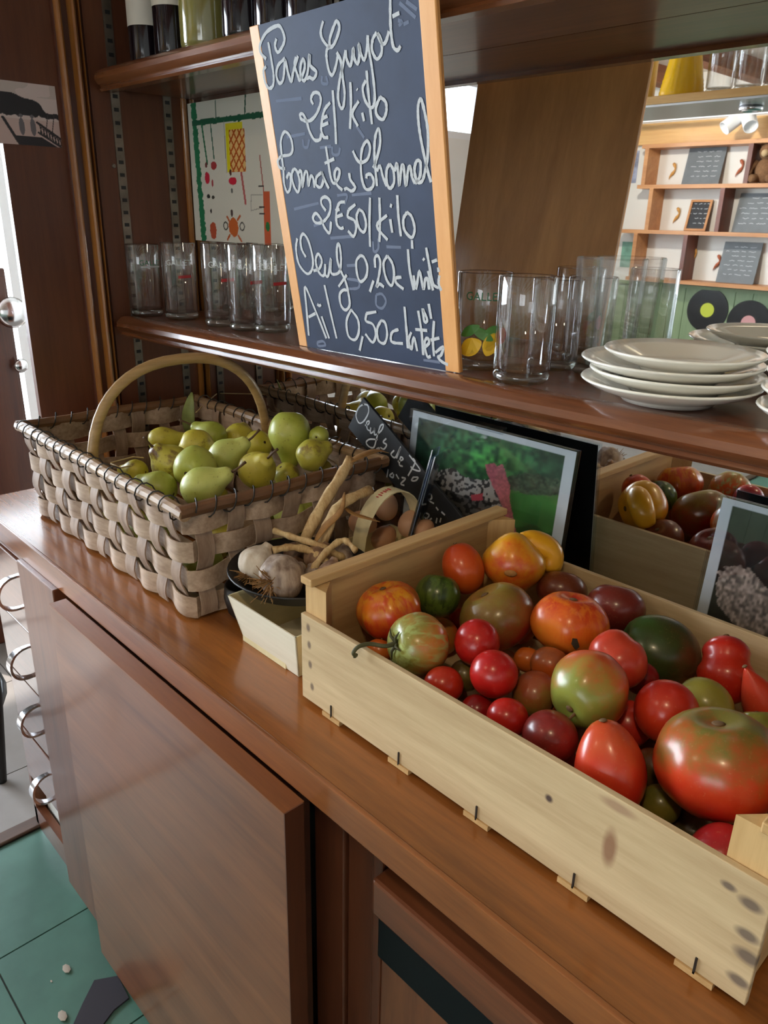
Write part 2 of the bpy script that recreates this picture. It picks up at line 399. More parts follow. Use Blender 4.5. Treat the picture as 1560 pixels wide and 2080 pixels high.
ceil = struct('ceiling', B((XL, YF, CE), (XR, 2.0, CE + 0.06)), 'plaster')
for k in range(11):
    x = XL + 0.3 + k * 0.52
    obj('joist', B((x - 0.05, YF, CE - 0.10), (x + 0.05, 0.86, CE)), 'joist', ceil)

# ================================================================== DRESSER BASE AND WORKTOP
wt = thing('worktop', 'long varnished oak worktop carrying the basket, punnets and crate', 'worktop', (-0.4, 0.6, 0))
obj('board', B((-1.472, 0.376, -0.034), (1.2, 0.862, 0)), 'worktop', wt)
obj('edge_strip', B((-1.475, 0.3705, -0.037), (1.2, 0.376, 0.0005)), 'worktop_edge', wt, bevel=0.0015)
# drawer unit
dr = thing('drawer_cabinet', 'dresser base unit of four drawers with crescent steel pulls', 'cabinet', (-1.36, 0.6, FL))
obj('carcass', MB().box((-1.475, 0.40, FL + 0.16), (-1.10, 0.855, -0.037)).box((-1.475, 0.384, FL), (-1.462, 0.855, -0.037)), 'cabinet', dr)
obj('stile', B((-1.245, 0.362, FL + 0.03), (-1.095, 0.40, -0.037)), 'cabinet', dr, bevel=0.002)
obj('rail', B((-1.475, 0.384, -0.062), (-1.245, 0.40, -0.037)), 'dark_wood_x', dr)
obj('plinth', MB().box((-1.475, 0.384, FL), (-1.10, 0.40, FL + 0.055)), 'dark_wood_x', dr)
for k, (za, zb) in enumerate(((-0.205, -0.066), (-0.340, -0.207), (-0.478, -0.342), (-0.610, -0.486))):
    d = obj('drawer_front', B((-1.46, 0.380, za), (-1.247, 0.40, zb)), 'drawer', dr, bevel=0.0015)
    zc = (-0.133, -0.275, -0.402, -0.560)[k]; P = []
    for q in np.linspace(0, math.pi, 17): P.append((-1.325, 0.3805 - 0.036 * math.sin(q) ** 0.8, zc + 0.031 * math.cos(q)))
    V = []
    for i, c0 in enumerate(P):
        h_ = 0.004 + 0.006 * math.sin(math.pi * i / 16); n_ = np.array([0, -math.sin(math.pi * i / 16), math.cos(math.pi * i / 16)]) * 0.0022
        V += [np.array(c0) + [-h_, 0, 0] - n_, np.array(c0) + [h_, 0, 0] - n_, np.array(c0) + [h_, 0, 0] + n_, np.array(c0) + [-h_, 0, 0] + n_]
    Fc = [(4 * i + k, 4 * i + (k + 1) % 4, 4 * i + 4 + (k + 1) % 4, 4 * i + 4 + k) for i in range(16) for k in range(4)] + [(3, 2, 1, 0), (64, 65, 66, 67)]
    obj('pull', MB().add(V, Fc), 'chrome', d, smooth='auto')
bx = thing('storage_box', 'white cardboard box on the bottom ledge under the drawers', 'box', (-1.36, 0.45, FL + 0.055))
obj('carton', MB().box((-1.455, 0.405, FL + 0.0), (-1.26, 0.60, FL + 0.12)), 'white_paper', bx, bevel=0.002)
obj('flap', MB().box((-1.40, 0.403, FL + 0.085), (-1.345, 0.4048, FL + 0.12)), plain('grey_card', rgb(120, 118, 110), 0.8), bx)
# projecting front panel
pn = thing('cabinet_door', 'wide plain brown veneered door projecting in front of the worktop edge', 'cabinet door', (-0.77, 0.36, FL + 0.02))
obj('leaf', B((-1.06, 0.343, FL + 0.022), (-0.487, 0.366, -0.041)), 'door_veneer', pn)
obj('top_edge', B((-1.06, 0.343, -0.041), (-0.487, 0.368, -0.0385)), 'door_edge', pn)
obj('edge_band', B((-0.487, 0.343, FL + 0.022), (-0.4855, 0.366, -0.0385)), 'dark_wood', pn)
obj('hinge_batten', B((-1.06, 0.366, FL + 0.0), (-0.52, 0.40, -0.06)), 'dark_wood', pn)
# open bay to the right of it
by = thing('dresser_bay', 'dark wooden dresser bay with drawer rail below the worktop', 'cabinet', (0.0, 0.6, FL))
for k, (a, b) in enumerate(((-0.519, -0.470), (-0.468, -0.428), (-0.426, -0.412))):
    obj('upright_board', B((a, 0.405 + 0.004 * (k % 2), FL), (b, 0.46, -0.037)), 'dark_wood', by, bevel=0.002)
obj('carcass', B((-0.412, 0.45, FL), (1.2, 0.855, -0.037)), 'dark_wood', by)
obj('drawer_rail', B((-0.41, 0.388, -0.137), (1.2, 0.45, -0.092)), 'dark_wood_x', by, bevel=0.004)
obj('lower_front', B((-0.41, 0.404, FL), (1.2, 0.45, -0.205)), 'cabinet', by, bevel=0.002)
ap = thing('appliance_strip', 'glossy black appliance panel with thin chrome trim under the drawer rail', 'appliance', (0, 0.42, -0.2))
obj('panel', B((-0.41, 0.398, -0.203), (1.19, 0.447, -0.139)), 'black', ap, bevel=0.002)
obj('trim', B((-0.41, 0.3955, -0.1445), (1.19, 0.398, -0.1425)), 'chrome', ap)
tag(obj('floor_patch', MB().prism([onz(x, y, FL) for x, y in ((192, 1994), (168, 2042), (151, 2080), (140, 2110), (190, 2110), (232, 2054), (262, 2030), (240, 1985))], (0, 0, 0.004)), plain('dark_patch', rgb(44, 40, 48), 0.8)), 'flat dark patch on green tiles by the veneered door foot', 'mat')  # thin dark patch laid on the tiles at the door foot
# crumbs on the green tiles
for (px, py, s) in ((135, 1968, 0.011), (127, 2064, 0.012), (104, 1992, 0.003)):
    p = onz(px, py, FL + 0.002)
    mb = MB(); mb.ball((p[0], p[1], FL + s * 0.25), s, 7, 5, (1.0, 0.6, 0.12))
    tag(obj('crumb', mb, plain('scrap', rgb(176, 164, 150), .9)), 'pale scrap of paper lying on the green floor tiles', 'litter', 'scraps on the green tiles')

# ================================================================== DRESSER TOP: end panel, mirror, shelves
up = thing('dresser_upright', 'dark wooden end upright of the dresser with beaded post and steel shelf strips', 'panel', (XS, 0.68, 0))
obj('end_panel', B((XS - 0.012, 0.66, 0), (XS, 0.845, 1.40)), 'panel_wood', up)
obj('side_panel', B((XS - 0.03, 0.508, 0), (XS - 0.016, 0.66, 1.40)), 'panel_wood', up)
pA = onx(110, 300, XS)[1] + 0.026; pB = onx(190, 300, XS)[1] + 0.022
obj('post', B((XS - 0.03, pA, 0), (XS - 0.004, pB, 1.40)), 'dark_wood', up, bevel=0.004)
for a, b, h in ((0.02, 0.20, 0.010), (0.36, 0.56, 0.014), (0.60, 0.66, 0.010)):
    y0 = pA + (pB - pA) * a; y1 = pA + (pB - pA) * b; ym = (y0 + y1) / 2; rr = (y1 - y0) / 2
    mb = MB(); n = 7; V = []
    for z in (0, 1.40):
        for k in range(n): q = math.pi * k / (n - 1); V.append((XS - 0.004 + h * math.sin(q), ym + rr * math.cos(q), z))
    mb.add(V, [(k, k + 1, n + k + 1, n + k) for k in range(n - 1)] + [tuple(range(n)), tuple(range(n, 2 * n))])
    obj('bead_moulding', mb, 'bead', up, smooth='auto')
for px in (246, 348):
    y = onx(px, 330, XS + 0.002)[1]; st = obj('pilaster_strip', B((XS, y - 0.008, 0.02), (XS + 0.0025, y + 0.008, 1.38)), 'steel', up)
    sl = MB()
    for k in range(62): sl.box((XS + 0.0024, y - 0.0045, 0.05 + k * 0.0212), (XS + 0.0030, y + 0.0045, 0.056 + k * 0.0212))
    o = obj('slots', sl, 'black_matte', st)
obj('corner_bead', MB().tube([(XS + 0.004, MIR - 0.008, 0), (XS + 0.004, MIR - 0.008, 1.38)], 0.006, 10), 'bead', up, smooth=True)
sc_ = onx(196, 335, XS)
obj('screw', MB().lathe([(0.0, 0.0), (0.004, 0.0), (0.003, 0.002), (0, 0.002)], (XS, 0.69, sc_[2]), 10, (1, 0, 0)), 'steel', up)
mr = thing('back_mirror', 'large mirror covering the back of the dresser', 'mirror', (-0.2, MIR, 0))
obj('mirror_glass', B((XS, MIR, 0.0), (1.2, MIR + 0.006, 1.40)), 'mirror', mr)
ZTILT = 0.0175
def zs(x): return 0.314 + ZTILT * (x - XS)         # top of the glass shelf, a touch out of level
def shelf(name, label, zb, zt, yf, tilt=0.0):
    t = thing(name, label, 'shelf', (-0.2, 0.75, zb))
    obj('board', B((XS + 0.0125, yf + 0.02, zb + 0.006), (1.19, MIR - 0.001, zt)), 'dark_wood_x', t)
    h = zt - zb; pr = [(yf + 0.022, zb), (yf + 0.004, zb), (yf + 0.001, zb + 0.1 * h), (yf + 0.004, zb + 0.2 * h), (yf - 0.002, zb + 0.32 * h), (yf - 0.006, zb + 0.5 * h), (yf - 0.005, zb + 0.72 * h), (yf + 0.002, zb + 0.92 * h), (yf + 0.010, zt + 0.0005), (yf + 0.022, zt + 0.0005)]
    obj('lip_moulding', MB().profile_x(pr, XS + 0.0125, 1.19), 'shelf_lip', t, smooth='auto')
    for o in [x for x in col.objects if x.parent == t]:
        for v in o.data.vertices: v.co.z += tilt * (v.co.x - XS)
    return t
ZS, ZU = 0.314, 0.728
shelf('dresser_shelf', 'wooden shelf with rounded lip holding tumblers, plates and big chalkboard', 0.278, ZS, YS, ZTILT)
shelf('dresser_shelf', 'wooden shelf with rounded lip holding the dark bottles', 0.692, ZU, YS + 0.005)

# ================================================================== BIG CHALKBOARD
BW, BH = 0.3026, 0.393
_q = Matrix.Rotation(0.0175, 3, 'Z') @ Matrix.Rotation(0.1614, 3, 'X') @ Matrix.Rotation(-0.0175, 3, 'Y')
ex, ev = np.array(_q.col[0]), np.array(_q.col[2]); en = np.cross(ex, ev)          # en faces the room
BO = np.array([-0.8997, 0.6886, zs(-0.8997) + 0.0009])
def onboard(px, py, O=None, n=None):
    O = BO if O is None else O; n = en if n is None else n
    r = ray(px, py); return CAM + r * (np.dot(O - CAM, n) / np.dot(r, n))
M['board'] = plain('blackboard_paint', rgb(46, 58, 84), 0.62, var=0.2, vscale=14, spec=0.35)
M['ply'] = wood('board_ply', rgb(160, 106, 50), rgb(196, 138, 74), 'z', 0.55, 0.5, 0.1, 0.03)
M['frame_wood'] = wood('frame_beech', rgb(226, 158, 88), rgb(242, 182, 114), 'z', 0.5, 0.6, 0.1, 0.03)
ch = thing('chalkboard', 'tall blackboard with pale wood side strips and chalked price list', 'chalkboard', tuple(BO + ex * BW / 2))
fl_, fr_ = 0.0180, 0.0215
obj('writing_surface', MB().obox(BO + ex * fl_ - en * 0.003, ex * (BW - fl_ - fr_), ev * BH, en * 0.003), 'board', ch)
obj('backing', MB().obox(BO - en * 0.0062, ex * BW, ev * BH, en * 0.0032), 'ply', ch)
obj('side_strip', MB().obox(BO - en * 0.003, ex * fl_, ev * (BH * 1.002), en * 0.0034), 'frame_wood', ch, bevel=0.0008)
obj('side_strip', MB().obox(BO + ex * (BW - fr_) - en * 0.003, ex * fr_, ev * (BH * 1.002), en * 0.0034), 'frame_wood', ch, bevel=0.0008)
def zoom(S, ox, oy, k): return [[(ox + x * k, oy + y * k) for x, y in s] for s in S]
ZA = lambda S: zoom(S, 500, 0, 0.27564)
ZB = lambda S: zoom(S, 540, 240, 0.25)
ZD = lambda S: zoom(S, 580, 460, 0.23077)
LINES = [
 ('Poires Guyot', ZA([[(150,435),(110,390),(105,330),(150,240),(230,190),(265,215),(285,300),(240,385),(215,340),(225,285)],
  [(165,310),(190,450),(205,560),(200,630),(170,650),(140,600),(130,520),(150,490)],
  [(290,430),(240,480),(225,550),(245,610),(270,600),(282,540),(290,440),(310,530),(335,600),(350,530),(385,412)],
  [(370,420),(360,480),(385,560),(400,590),(435,500),(425,435),(405,480),(405,560),(430,595),(455,540),(470,400),(475,480),(520,530),(500,580),(470,570),(450,580)],
  [(570,155),(552,230),(565,290),(612,345),(620,280),(650,190),(670,155),(690,200),(670,280),(640,340),(600,360),(595,430),(615,530),(640,550),(665,480),(678,400)],
  [(670,385),(700,450),(712,560),(728,680),(720,780),(700,795),(680,720),(690,600),(715,480),(735,370)],
  [(735,370),(745,440),(770,485),(785,420),(792,355),(800,430),(825,470),(838,400),(832,325),(850,400),(872,440),(890,380),(900,260)],
  [(900,260),(905,350),(930,500),(950,680),(945,770),(920,792),(880,740),(862,650),(885,592)],
  [(965,240),(935,290),(930,370),(965,435),(1000,390),(998,300),(970,245),(1000,320),(1030,310),(1055,230)],
  [(1065,-60),(1065,150),(1075,280),(1090,350),(1120,370),(1140,338)], [(1080,122),(1132,95)]])),
 ('2 euro per kilo', ZA([[(497,770),(480,730),(500,685),(540,690),(552,750),(520,840),(470,890),(412,880),(400,845),(422,842),(450,900),(468,965),(505,1030),(545,1028),(555,985)],
  [(622,755),(580,810),(560,900),(556,960),(575,1010),(608,1012)], [(560,875),(602,855)], [(562,925),(608,905)],
  [(640,665),(650,800),(660,940),(665,1062)], [(770,605),(775,760),(768,950)], [(832,745),(785,835),(826,930)], [(858,830),(872,893)], [(818,655),(823,664)],
  [(890,520),(905,700),(930,915)], [(990,715),(960,790),(967,850),(1010,880),(1036,820),(1030,750),(988,713)]])),
 ('Tomates Chomel', ZB([[(160,410),(115,400),(100,350),(130,310),(200,295),(220,240),(200,150),(155,110),(125,180),(130,290),(145,420),(150,520),(175,600),(200,570),(205,480),(190,450),(170,490)],
  [(230,410),(213,460),(230,550),(265,600),(278,520),(255,430),(230,410)],
  [(262,450),(290,430),(300,560),(318,450),(340,440),(348,550),(368,470),(388,490),(398,565)],
  [(455,440),(415,480),(412,540),(450,560),(472,490),(455,435),(480,500),(515,572)],
  [(490,230),(510,360),(530,480),(555,530),(590,490),(602,430),(578,410),(560,460),(580,540),(625,585)], [(480,367),(558,330)],
  [(680,445),(690,500),(728,560),(700,592),(660,570),(640,582)],
  [(710,265),(740,330),(775,360),(830,330),(850,240),(825,185),(785,250),(775,380),(785,500),(815,575),(860,570),(880,520),(860,460),(825,460),(820,490)],
  [(875,405),(900,340),(932,200),(920,88),(892,150),(885,300),(905,552)], [(905,430),(930,390),(955,480),(985,552)],
  [(1010,370),(985,420),(985,520),(1012,570),(1045,520),(1038,420),(1010,370)],
  [(1050,430),(1070,370),(1087,550),(1102,420),(1120,385),(1142,550),(1157,430),(1175,390),(1192,480),(1215,530)],
  [(1215,530),(1255,470),(1258,360),(1228,348),(1210,420),(1230,510),(1268,515),(1292,450),(1318,300),(1318,100),(1290,-60),(1262,-155),(1240,-100),(1242,20),(1262,170),(1310,400),(1345,520)]])),
 ('2 euro 50 per kilo', ZB([[(490,752),(455,700),(455,655),(490,640),(525,680),(520,770),(470,840),(410,850),(385,810),(410,772),(450,820),(480,890),(520,932),(532,840)],
  [(645,680),(600,690),(575,770),(580,860),(610,895),(635,888)], [(568,752),(602,740)], [(578,802),(628,782)],
  [(730,700),(675,745)], [(675,745),(668,800),(720,830),(737,890),(715,960),(670,915)], [(760,740),(740,800),(760,890),(800,925),(817,860),(795,770),(760,740)],
  [(850,645),(845,850),(850,1045)], [(925,645),(930,830),(925,1005)], [(987,788),(905,875),(992,990)], [(1013,820),(1030,930)], [(1012,705),(1028,716)],
  [(1070,625),(1080,800),(1100,960)], [(1150,765),(1120,820),(1130,910),(1187,970),(1212,900),(1187,800),(1148,763)], [(1190,990),(1193,1060)]])),
 ('Oeufs 0,20c each', ZD([[(105,105),(95,200),(120,330),(190,415),(235,380),(242,280),(205,130),(160,65),(135,110),(145,200),(182,270)],
  [(248,390),(300,370),(322,300),(290,240),(268,300),(290,390),(330,435),(350,400),(352,330)], [(352,330),(352,420),(380,430),(402,280),(402,400),(440,420),(480,390),(492,280),(475,155),(455,190),(460,300),(490,390),(530,480),(555,580),(567,690),(530,735),(490,690),(480,600),(510,560),(545,560)],
  [(470,530),(542,425)], [(660,255),(625,310),(635,430),(665,485),(712,440),(722,350),(692,270),(660,255)], [(777,475),(745,575)],
  [(792,362),(790,275),(820,260),(838,330),(822,450),(805,530),(830,505),(870,532)], [(900,255),(865,330),(890,460),(937,520),(958,430),(945,330),(900,255)], [(1022,445),(972,455),(980,500),(1042,552)],
  [(1080,200),(1095,380),(1132,560)], [(1130,430),(1152,547),(1182,390),(1215,552),(1232,470),(1252,462),(1268,555)], [(1258,390),(1302,562)], [(1212,280),(1225,298)],
  [(1240,185),(1270,350),(1300,500),(1350,542)], [(1290,312),(1337,293)], [(1345,360),(1352,400)], [(1356,430),(1350,500),(1372,565)]])),
 ('Ail 0,50c la tete', ZD([[(207,960),(185,700),(175,530),(270,750),(362,985)], [(205,797),(265,765)], [(320,790),(387,985)], [(283,683),(298,697),(316,688)], [(345,515),(390,720),(452,985)],
  [(580,730),(540,830),(555,960),(612,997),(647,930),(640,820),(580,730)], [(682,965),(655,1092)], [(802,750),(715,765)], [(715,765),(710,830),(770,860),(797,940),(770,1020),(705,945)],
  [(845,825),(810,900),(820,1000),(872,1027),(897,950),(880,850),(845,825)], [(997,905),(942,930),(930,990),(950,1020),(1037,1030)], [(1050,705),(1065,880),(1080,1072)],
  [(1110,930),(1085,1000),(1110,1080),(1132,975),(1162,1097)], [(1170,740),(1200,930),(1215,1132)], [(1145,905),(1250,915)], [(1210,720),(1225,835),(1250,822),(1215,730)], [(1262,680),(1285,812)],
  [(1235,1060),(1267,1020),(1250,980),(1225,1030),(1250,1142),(1282,1142)], [(1310,830),(1300,1000),(1310,1142)], [(1280,1000),(1357,980)], [(1320,1110),(1390,1060),(1372,1130),(1345,1150),(1380,1190),(1432,1217)]])),
]
for i, (nm, S) in enumerate(LINES):
    mb = MB()
    for k, s in enumerate(S): ribbon(mb, [onboard(*p) for p in s], 0.0038, en, 0.0005 + 0.00005 * (k % 4), 31 * i + k)
    obj('chalk_writing', mb, 'chalk', ch)
mb = MB()
for k, s in enumerate(ZB([[(170,155),(320,125)],[(300,170),(310,230),(340,235),(355,170)],[(540,230),(545,290),(590,295),(605,240)],[(440,240),(530,228)],[(735,60),(800,160)],[(230,740),(430,690)],[(700,625),(860,608)],[(580,628),(660,625),(640,700)],[(525,975),(700,960)],[(870,1000),(880,1085),(915,1060),(915,980)],[(980,1045),(1100,1050)],[(390,875),(460,850)]])
  + ZD([[(540,345),(620,340)],[(540,460),(640,480),(640,540),(540,550)],[(800,600),(800,690),(850,720),(885,660),(850,595),(800,600)],[(1215,1175),(1360,1195)],[(280,1020),(330,1010),(350,1045),(290,1050),(280,1020)]])
  + ZA([[(1130,20),(1250,130)],[(1180,10),(1260,70)],[(1120,150),(1150,160),(1125,190)],[(1160,180),(1200,160)],[(560,560),(560,610),(600,615),(590,560)],[(220,745),(410,725)]])):
    mb = MB(); ribbon(mb, [onboard(*p) for p in s], 0.0034, en, 0.0002, 900 + k); obj('old_chalk_trace', mb, 'chalk_faint', ch)

# ================================================================== EGG SLATE
SY = 0.787
SA, SB_, SD = ony(737, 807, SY), ony(705, 866, SY), ony(935, 1046, SY)
sx = SD - SA; sx /= np.linalg.norm(sx); sy = SB_ - SA; SWd = np.linalg.norm(sy); sy -= sx * np.dot(sy, sx); sy /= np.linalg.norm(sy)
lean = np.array([0, 0.10, 0]); 
sn = np.cross(sy, sx); sn /= np.linalg.norm(sn)
sn = sn if sn[1] < 0 else -sn
sl = thing('slate_sign', 'narrow black slate tilted behind the eggs with white egg prices', 'sign', tuple(SA + sx * 0.27 + sy * SWd))
obj('slate', MB().obox(SA - sn * 0.005, sx * 0.285, sy * SWd, sn * 0.005), 'slate', sl, bevel=0.001)
mb = MB()
for k, s in enumerate(zoom([[(250,125),(215,150),(198,200),(218,247),(250,232),(277,180),(272,135),(240,128)],[(255,262),(277,255),(282,235),(266,243),(270,285),(290,297)],[(292,275),(290,310),(310,300),(317,278),(315,320),(330,318)],
  [(332,322),(362,290),(372,258),(352,268),(330,340),(312,400),(282,397),(263,370),(285,350),(335,352)],[(390,345),(370,368),(392,385),(375,412),(352,402)],[(440,420),(420,445),(447,465),(482,398),(455,472)],[(463,492),(497,477),(482,463),(473,510),(495,522)],
  [(560,470),(572,500),(528,582)],[(535,450),(605,545),(560,540),(545,522)],[(562,590),(550,610),(575,612),(592,592),(562,590)],[(327,412),(347,405),(335,430),(362,427)],[(387,467),(360,460),(354,480),(387,490),(375,512)],[(402,540),(393,592)],[(432,562),(412,580),(432,592),(437,570)],
  [(452,572),(470,602)],[(487,592),(512,600),(482,632),(505,642)],[(640,700),(672,698),(677,725),(655,735),(692,757)],[(705,780),(720,800)],[(740,810),(762,830)],[(640,815),(625,835),(645,852),(662,830),(640,815)],[(678,850),(660,870),(682,887)],[(712,848),(705,882)],[(737,848),(730,877)]], 660, 780, 0.3205)):
    ribbon(mb, [onboard(*p, O=SA, n=sn) for p in s], 0.0026, sn, 0.0004 + 0.00004 * (k % 4), 500 + k)
obj('chalk_writing', mb, 'chalk', sl)

# ================================================================== TUMBLERS
def text_shape(s, size):
    cu = bpy.data.curves.new('t', 'FONT'); cu.body = s; cu.size = size; cu.align_x = 'CENTER'; cu.resolution_u = 2
    o = bpy.data.objects.new('t', cu); col.objects.link(o); dg = bpy.context.evaluated_depsgraph_get(); me = o.evaluated_get(dg).to_mesh()
    v = [(p.co.x, p.co.y) for p in me.vertices]; f = [tuple(p.vertices) for p in me.polygons]
    o.evaluated_get(dg).to_mesh_clear(); bpy.data.objects.remove(o); bpy.data.curves.remove(cu); return v, f
def wrap(mb, v2, f, c, R, ang, z):        # flat shape wrapped on a cylinder; ang = facing direction
    c = np.asarray(c); mb.add([(c[0] + R * math.cos(ang + x / R), c[1] + R * math.sin(ang + x / R), c[2] + z + y) for x, y in v2], f)
def blob2(x, y, a, b, rot=0, n=18, tip=0.0):
    v = []
    for k in range(n):
        q = 2 * math.pi * k / n; u = a * math.cos(q) * (1 + tip * (abs(math.cos(q)) ** 6)); w_ = b * math.sin(q)
        v.append((x + u * math.cos(rot) - w_ * math.sin(rot), y + u * math.sin(rot) + w_ * math.cos(rot)))
    return v, [tuple(range(n))]
T_GAL = text_shape('GALLET', 0.0135)
M['ink_white'] = plain('white_ink', rgb(205, 208, 204), 0.6); M['ink_red'] = plain('red_ink', rgb(190, 50, 54), 0.5); M['ink_green'] = plain('green_ink', rgb(38, 98, 62), 0.5)
M['ink_yellow'] = plain('lemon_ink', rgb(222, 178, 36), 0.5, var=0.1); M['ink_leaf'] = plain('leaf_ink', rgb(70, 120, 52), 0.5, var=0.2)
def tumbler(name, label, c, R, H, flare=0.0, facets=0, group=None):
    t = thing(name, label, 'glass', c, group); n = facets or 36
    prof = [(0.0, 0.012), (R * 0.86, 0.012), (R * 0.93, 0.016), (R * (0.94 + flare), H - 0.001), (R * (0.97 + flare), H + 0.0006), (R * (1.0 + flare), H - 0.001), (R * 1.0, 0.014)]
    obj('wall', MB().lathe(prof + [(R * 0.9, 0.0135), (0, 0.0135)], c, n), 'glass', t, smooth=not facets)
    obj('base', MB().lathe([(0, 0.0), (R * 0.88, 0.0), (R * 0.97, 0.003), (R * 0.99, 0.008), (R * 0.92, 0.0115), (R * 0.5, 0.0105), (0, 0.0098)], c, n), 'glass_base', t, smooth=True)
    return t
# left row: (px of bottom centre, px width)
row = [((299, 646), 'clear tumbler with green print at the end of the shelf by the steel strips'), ((370, 657), 'clear tumbler with white lettering and red bars, second from the steel strips'),
       ((452, 668), 'clear tumbler with white lettering, third from the steel strips'), ((503, 680), 'clear tumbler with red print, fourth from the steel strips'), ((553, 690), 'clear tumbler standing against the pale strip of the big chalkboard')]
for k, ((px, py), lb) in enumerate(row):
    p = ony(px, py - 20, (0.712, 0.735, 0.735, 0.735, 0.752)[k]); p[2] = zs(p[0]) + 0.0014
    R = 0.0300; H = (0.128, 0.132, 0.134, 0.134, 0.134)[k]
    t = tumbler('tumbler', lb, p, R, H, 0.02, group='tumblers beside the chalkboard')
    ang = math.atan2(-p[1], -p[0]) + (0.5, 0.0, 0.1, 0.3, 0.2)[k]
    mb = MB(); wrap(mb, *T_GAL, p, R * 1.02, ang, H * 0.72); obj('print', mb, 'ink_green' if k == 0 else 'ink_white', t)
    if k:
        mb = MB(); wrap(mb, [(-.002, 0), (.022, .001), (.022, .006), (-.002, .005)], [(0, 1, 2, 3)], p, R * 1.02, ang, H * 0.55); obj('red_bar', mb, 'ink_red', t)
        mb = MB(); wrap(mb, *blob2(-.008, 0, .012, .014), p, R * 1.02, ang, H * 0.36)
        wrap(mb, *blob2(.004, -.016, .007, .006), p, R * 1.021, ang, H * 0.36); obj('white_motif', mb, glassy('etched_ink', (0.72, 0.72, 0.68, 1), 0.05, 0.3, 0.5), t)
    else:
        mb = MB(); wrap(mb, [(-.02, -.004), (.02, -.004), (.02, -.002), (-.02, -.002)], [(0, 1, 2, 3)], p, R * 1.02, ang, H * 0.72); obj('white_bar', mb, 'ink_white', t)
# right group
def at_shelf(px, py, back):
    p = onz(px, py, zs(-0.45)); v = np.array([p[0], p[1]]) / math.hypot(p[0], p[1]); return np.array([p[0] + v[0] * back, p[1] + v[1] * back, zs(p[0] + v[0] * back) + 0.0014])
p = at_shelf(975, 752, 0.031); t = tumbler('tumbler', 'clear tumbler printed with smooth lemons, cherry and green leaves', p, 0.0325, 0.112, 0.01, group='tumblers by the plates')
a0 = math.atan2(-p[1], -p[0])
for nm, mt, sh in (('lemon_print', 'ink_yellow', [blob2(-.014, 0, .013, .0105, 0.5, tip=.2), blob2(.011, .004, .012, .010, 1.2, tip=.2)]), ('leaf_print', 'ink_leaf', [blob2(-.016, .019, .011, .006, .5, tip=.3), blob2(.000, .016, .012, .006, -.5, tip=.3), blob2(.013, .021, .008, .005, .2, tip=.3)]), ('cherry_print', 'ink_red', [blob2(.025, .014, .0085, .0095)])):
    mb = MB()
    for s_ in sh: wrap(mb, *s_, p, 0.0332, a0, 0.028)
    obj(nm, mb, mt, t)
mb = MB(); wrap(mb, *T_GAL, p, 0.0332, a0, 0.082); obj('print', mb, 'ink_green', t)
p = at_shelf(1056, 784, 0.031); tumbler('tumbler', 'plain clear tumbler in front of the lemon printed one', p, 0.0315, 0.113, 0.01, group='tumblers by the plates')
p = at_shelf(1215, 768, 0.036); tumbler('tumbler', 'large faceted clear glass beside the plate stack', p, 0.036, 0.130, 0.10, 12, group='tumblers by the plates')
p = np.array([-0.548, 0.808, zs(-.548) + 0.0014]); tumbler('tumbler', 'small clear tumbler between the lemon tumbler and the faceted glasses', p, 0.030, 0.105, 0.02, group='tumblers by the plates')

# ================================================================== PLATES
def plate(label, c, R, h, group):
    prof = [(0, 0.0), (R * 0.52, 0.0), (R * 0.55, 0.003), (R * 0.62, 0.006), (R * 0.86, h * 0.62), (R * 0.98, h * 0.92), (R, h), (R * 0.985, h + 0.0015), (R * 0.85, h * 0.75 + 0.002), (R * 0.60, 0.009), (R * 0.5, 0.0065), (0, 0.006)]
    o = obj('plate', MB().lathe(prof, (0, 0, 0), 56), 'porcelain', smooth=True); o.location = tuple(c)
    return tag(o, label, 'plate', group)
pc = ony(1356, 800, 0.729)
zz = zs(pc[0]) + 0.0022
for k, (lb, dx, dy, R, h, dz) in enumerate((('cream plate at the bottom of the four plate stack', 0, 0, 0.086, 0.020, 0), ('cream plate second from the bottom of the four plate stack', 0.004, 0.002, 0.083, 0.020, 0.0100),
      ('cream plate third from the bottom of the four plate stack, shifted sideways', -0.002, 0.001, 0.0865, 0.020, 0.0200), ('smaller cream plate on top of the four plate stack', 0.008, 0.004, 0.0755, 0.019, 0.0305))):
    plate(lb, (pc[0] + dx, pc[1] + dy, zz + dz), R, h, 'plates stacked beside the glasses')
for k in range(9):
    plate('white saucer in the tall saucer stack beyond the plates', (-0.190 + 0.0015 * ((k * 7) % 3 - 1), 0.704, zs(-.19) + 0.0030 + 0.0148 * k), 0.0645, 0.020, 'tall saucer stack')

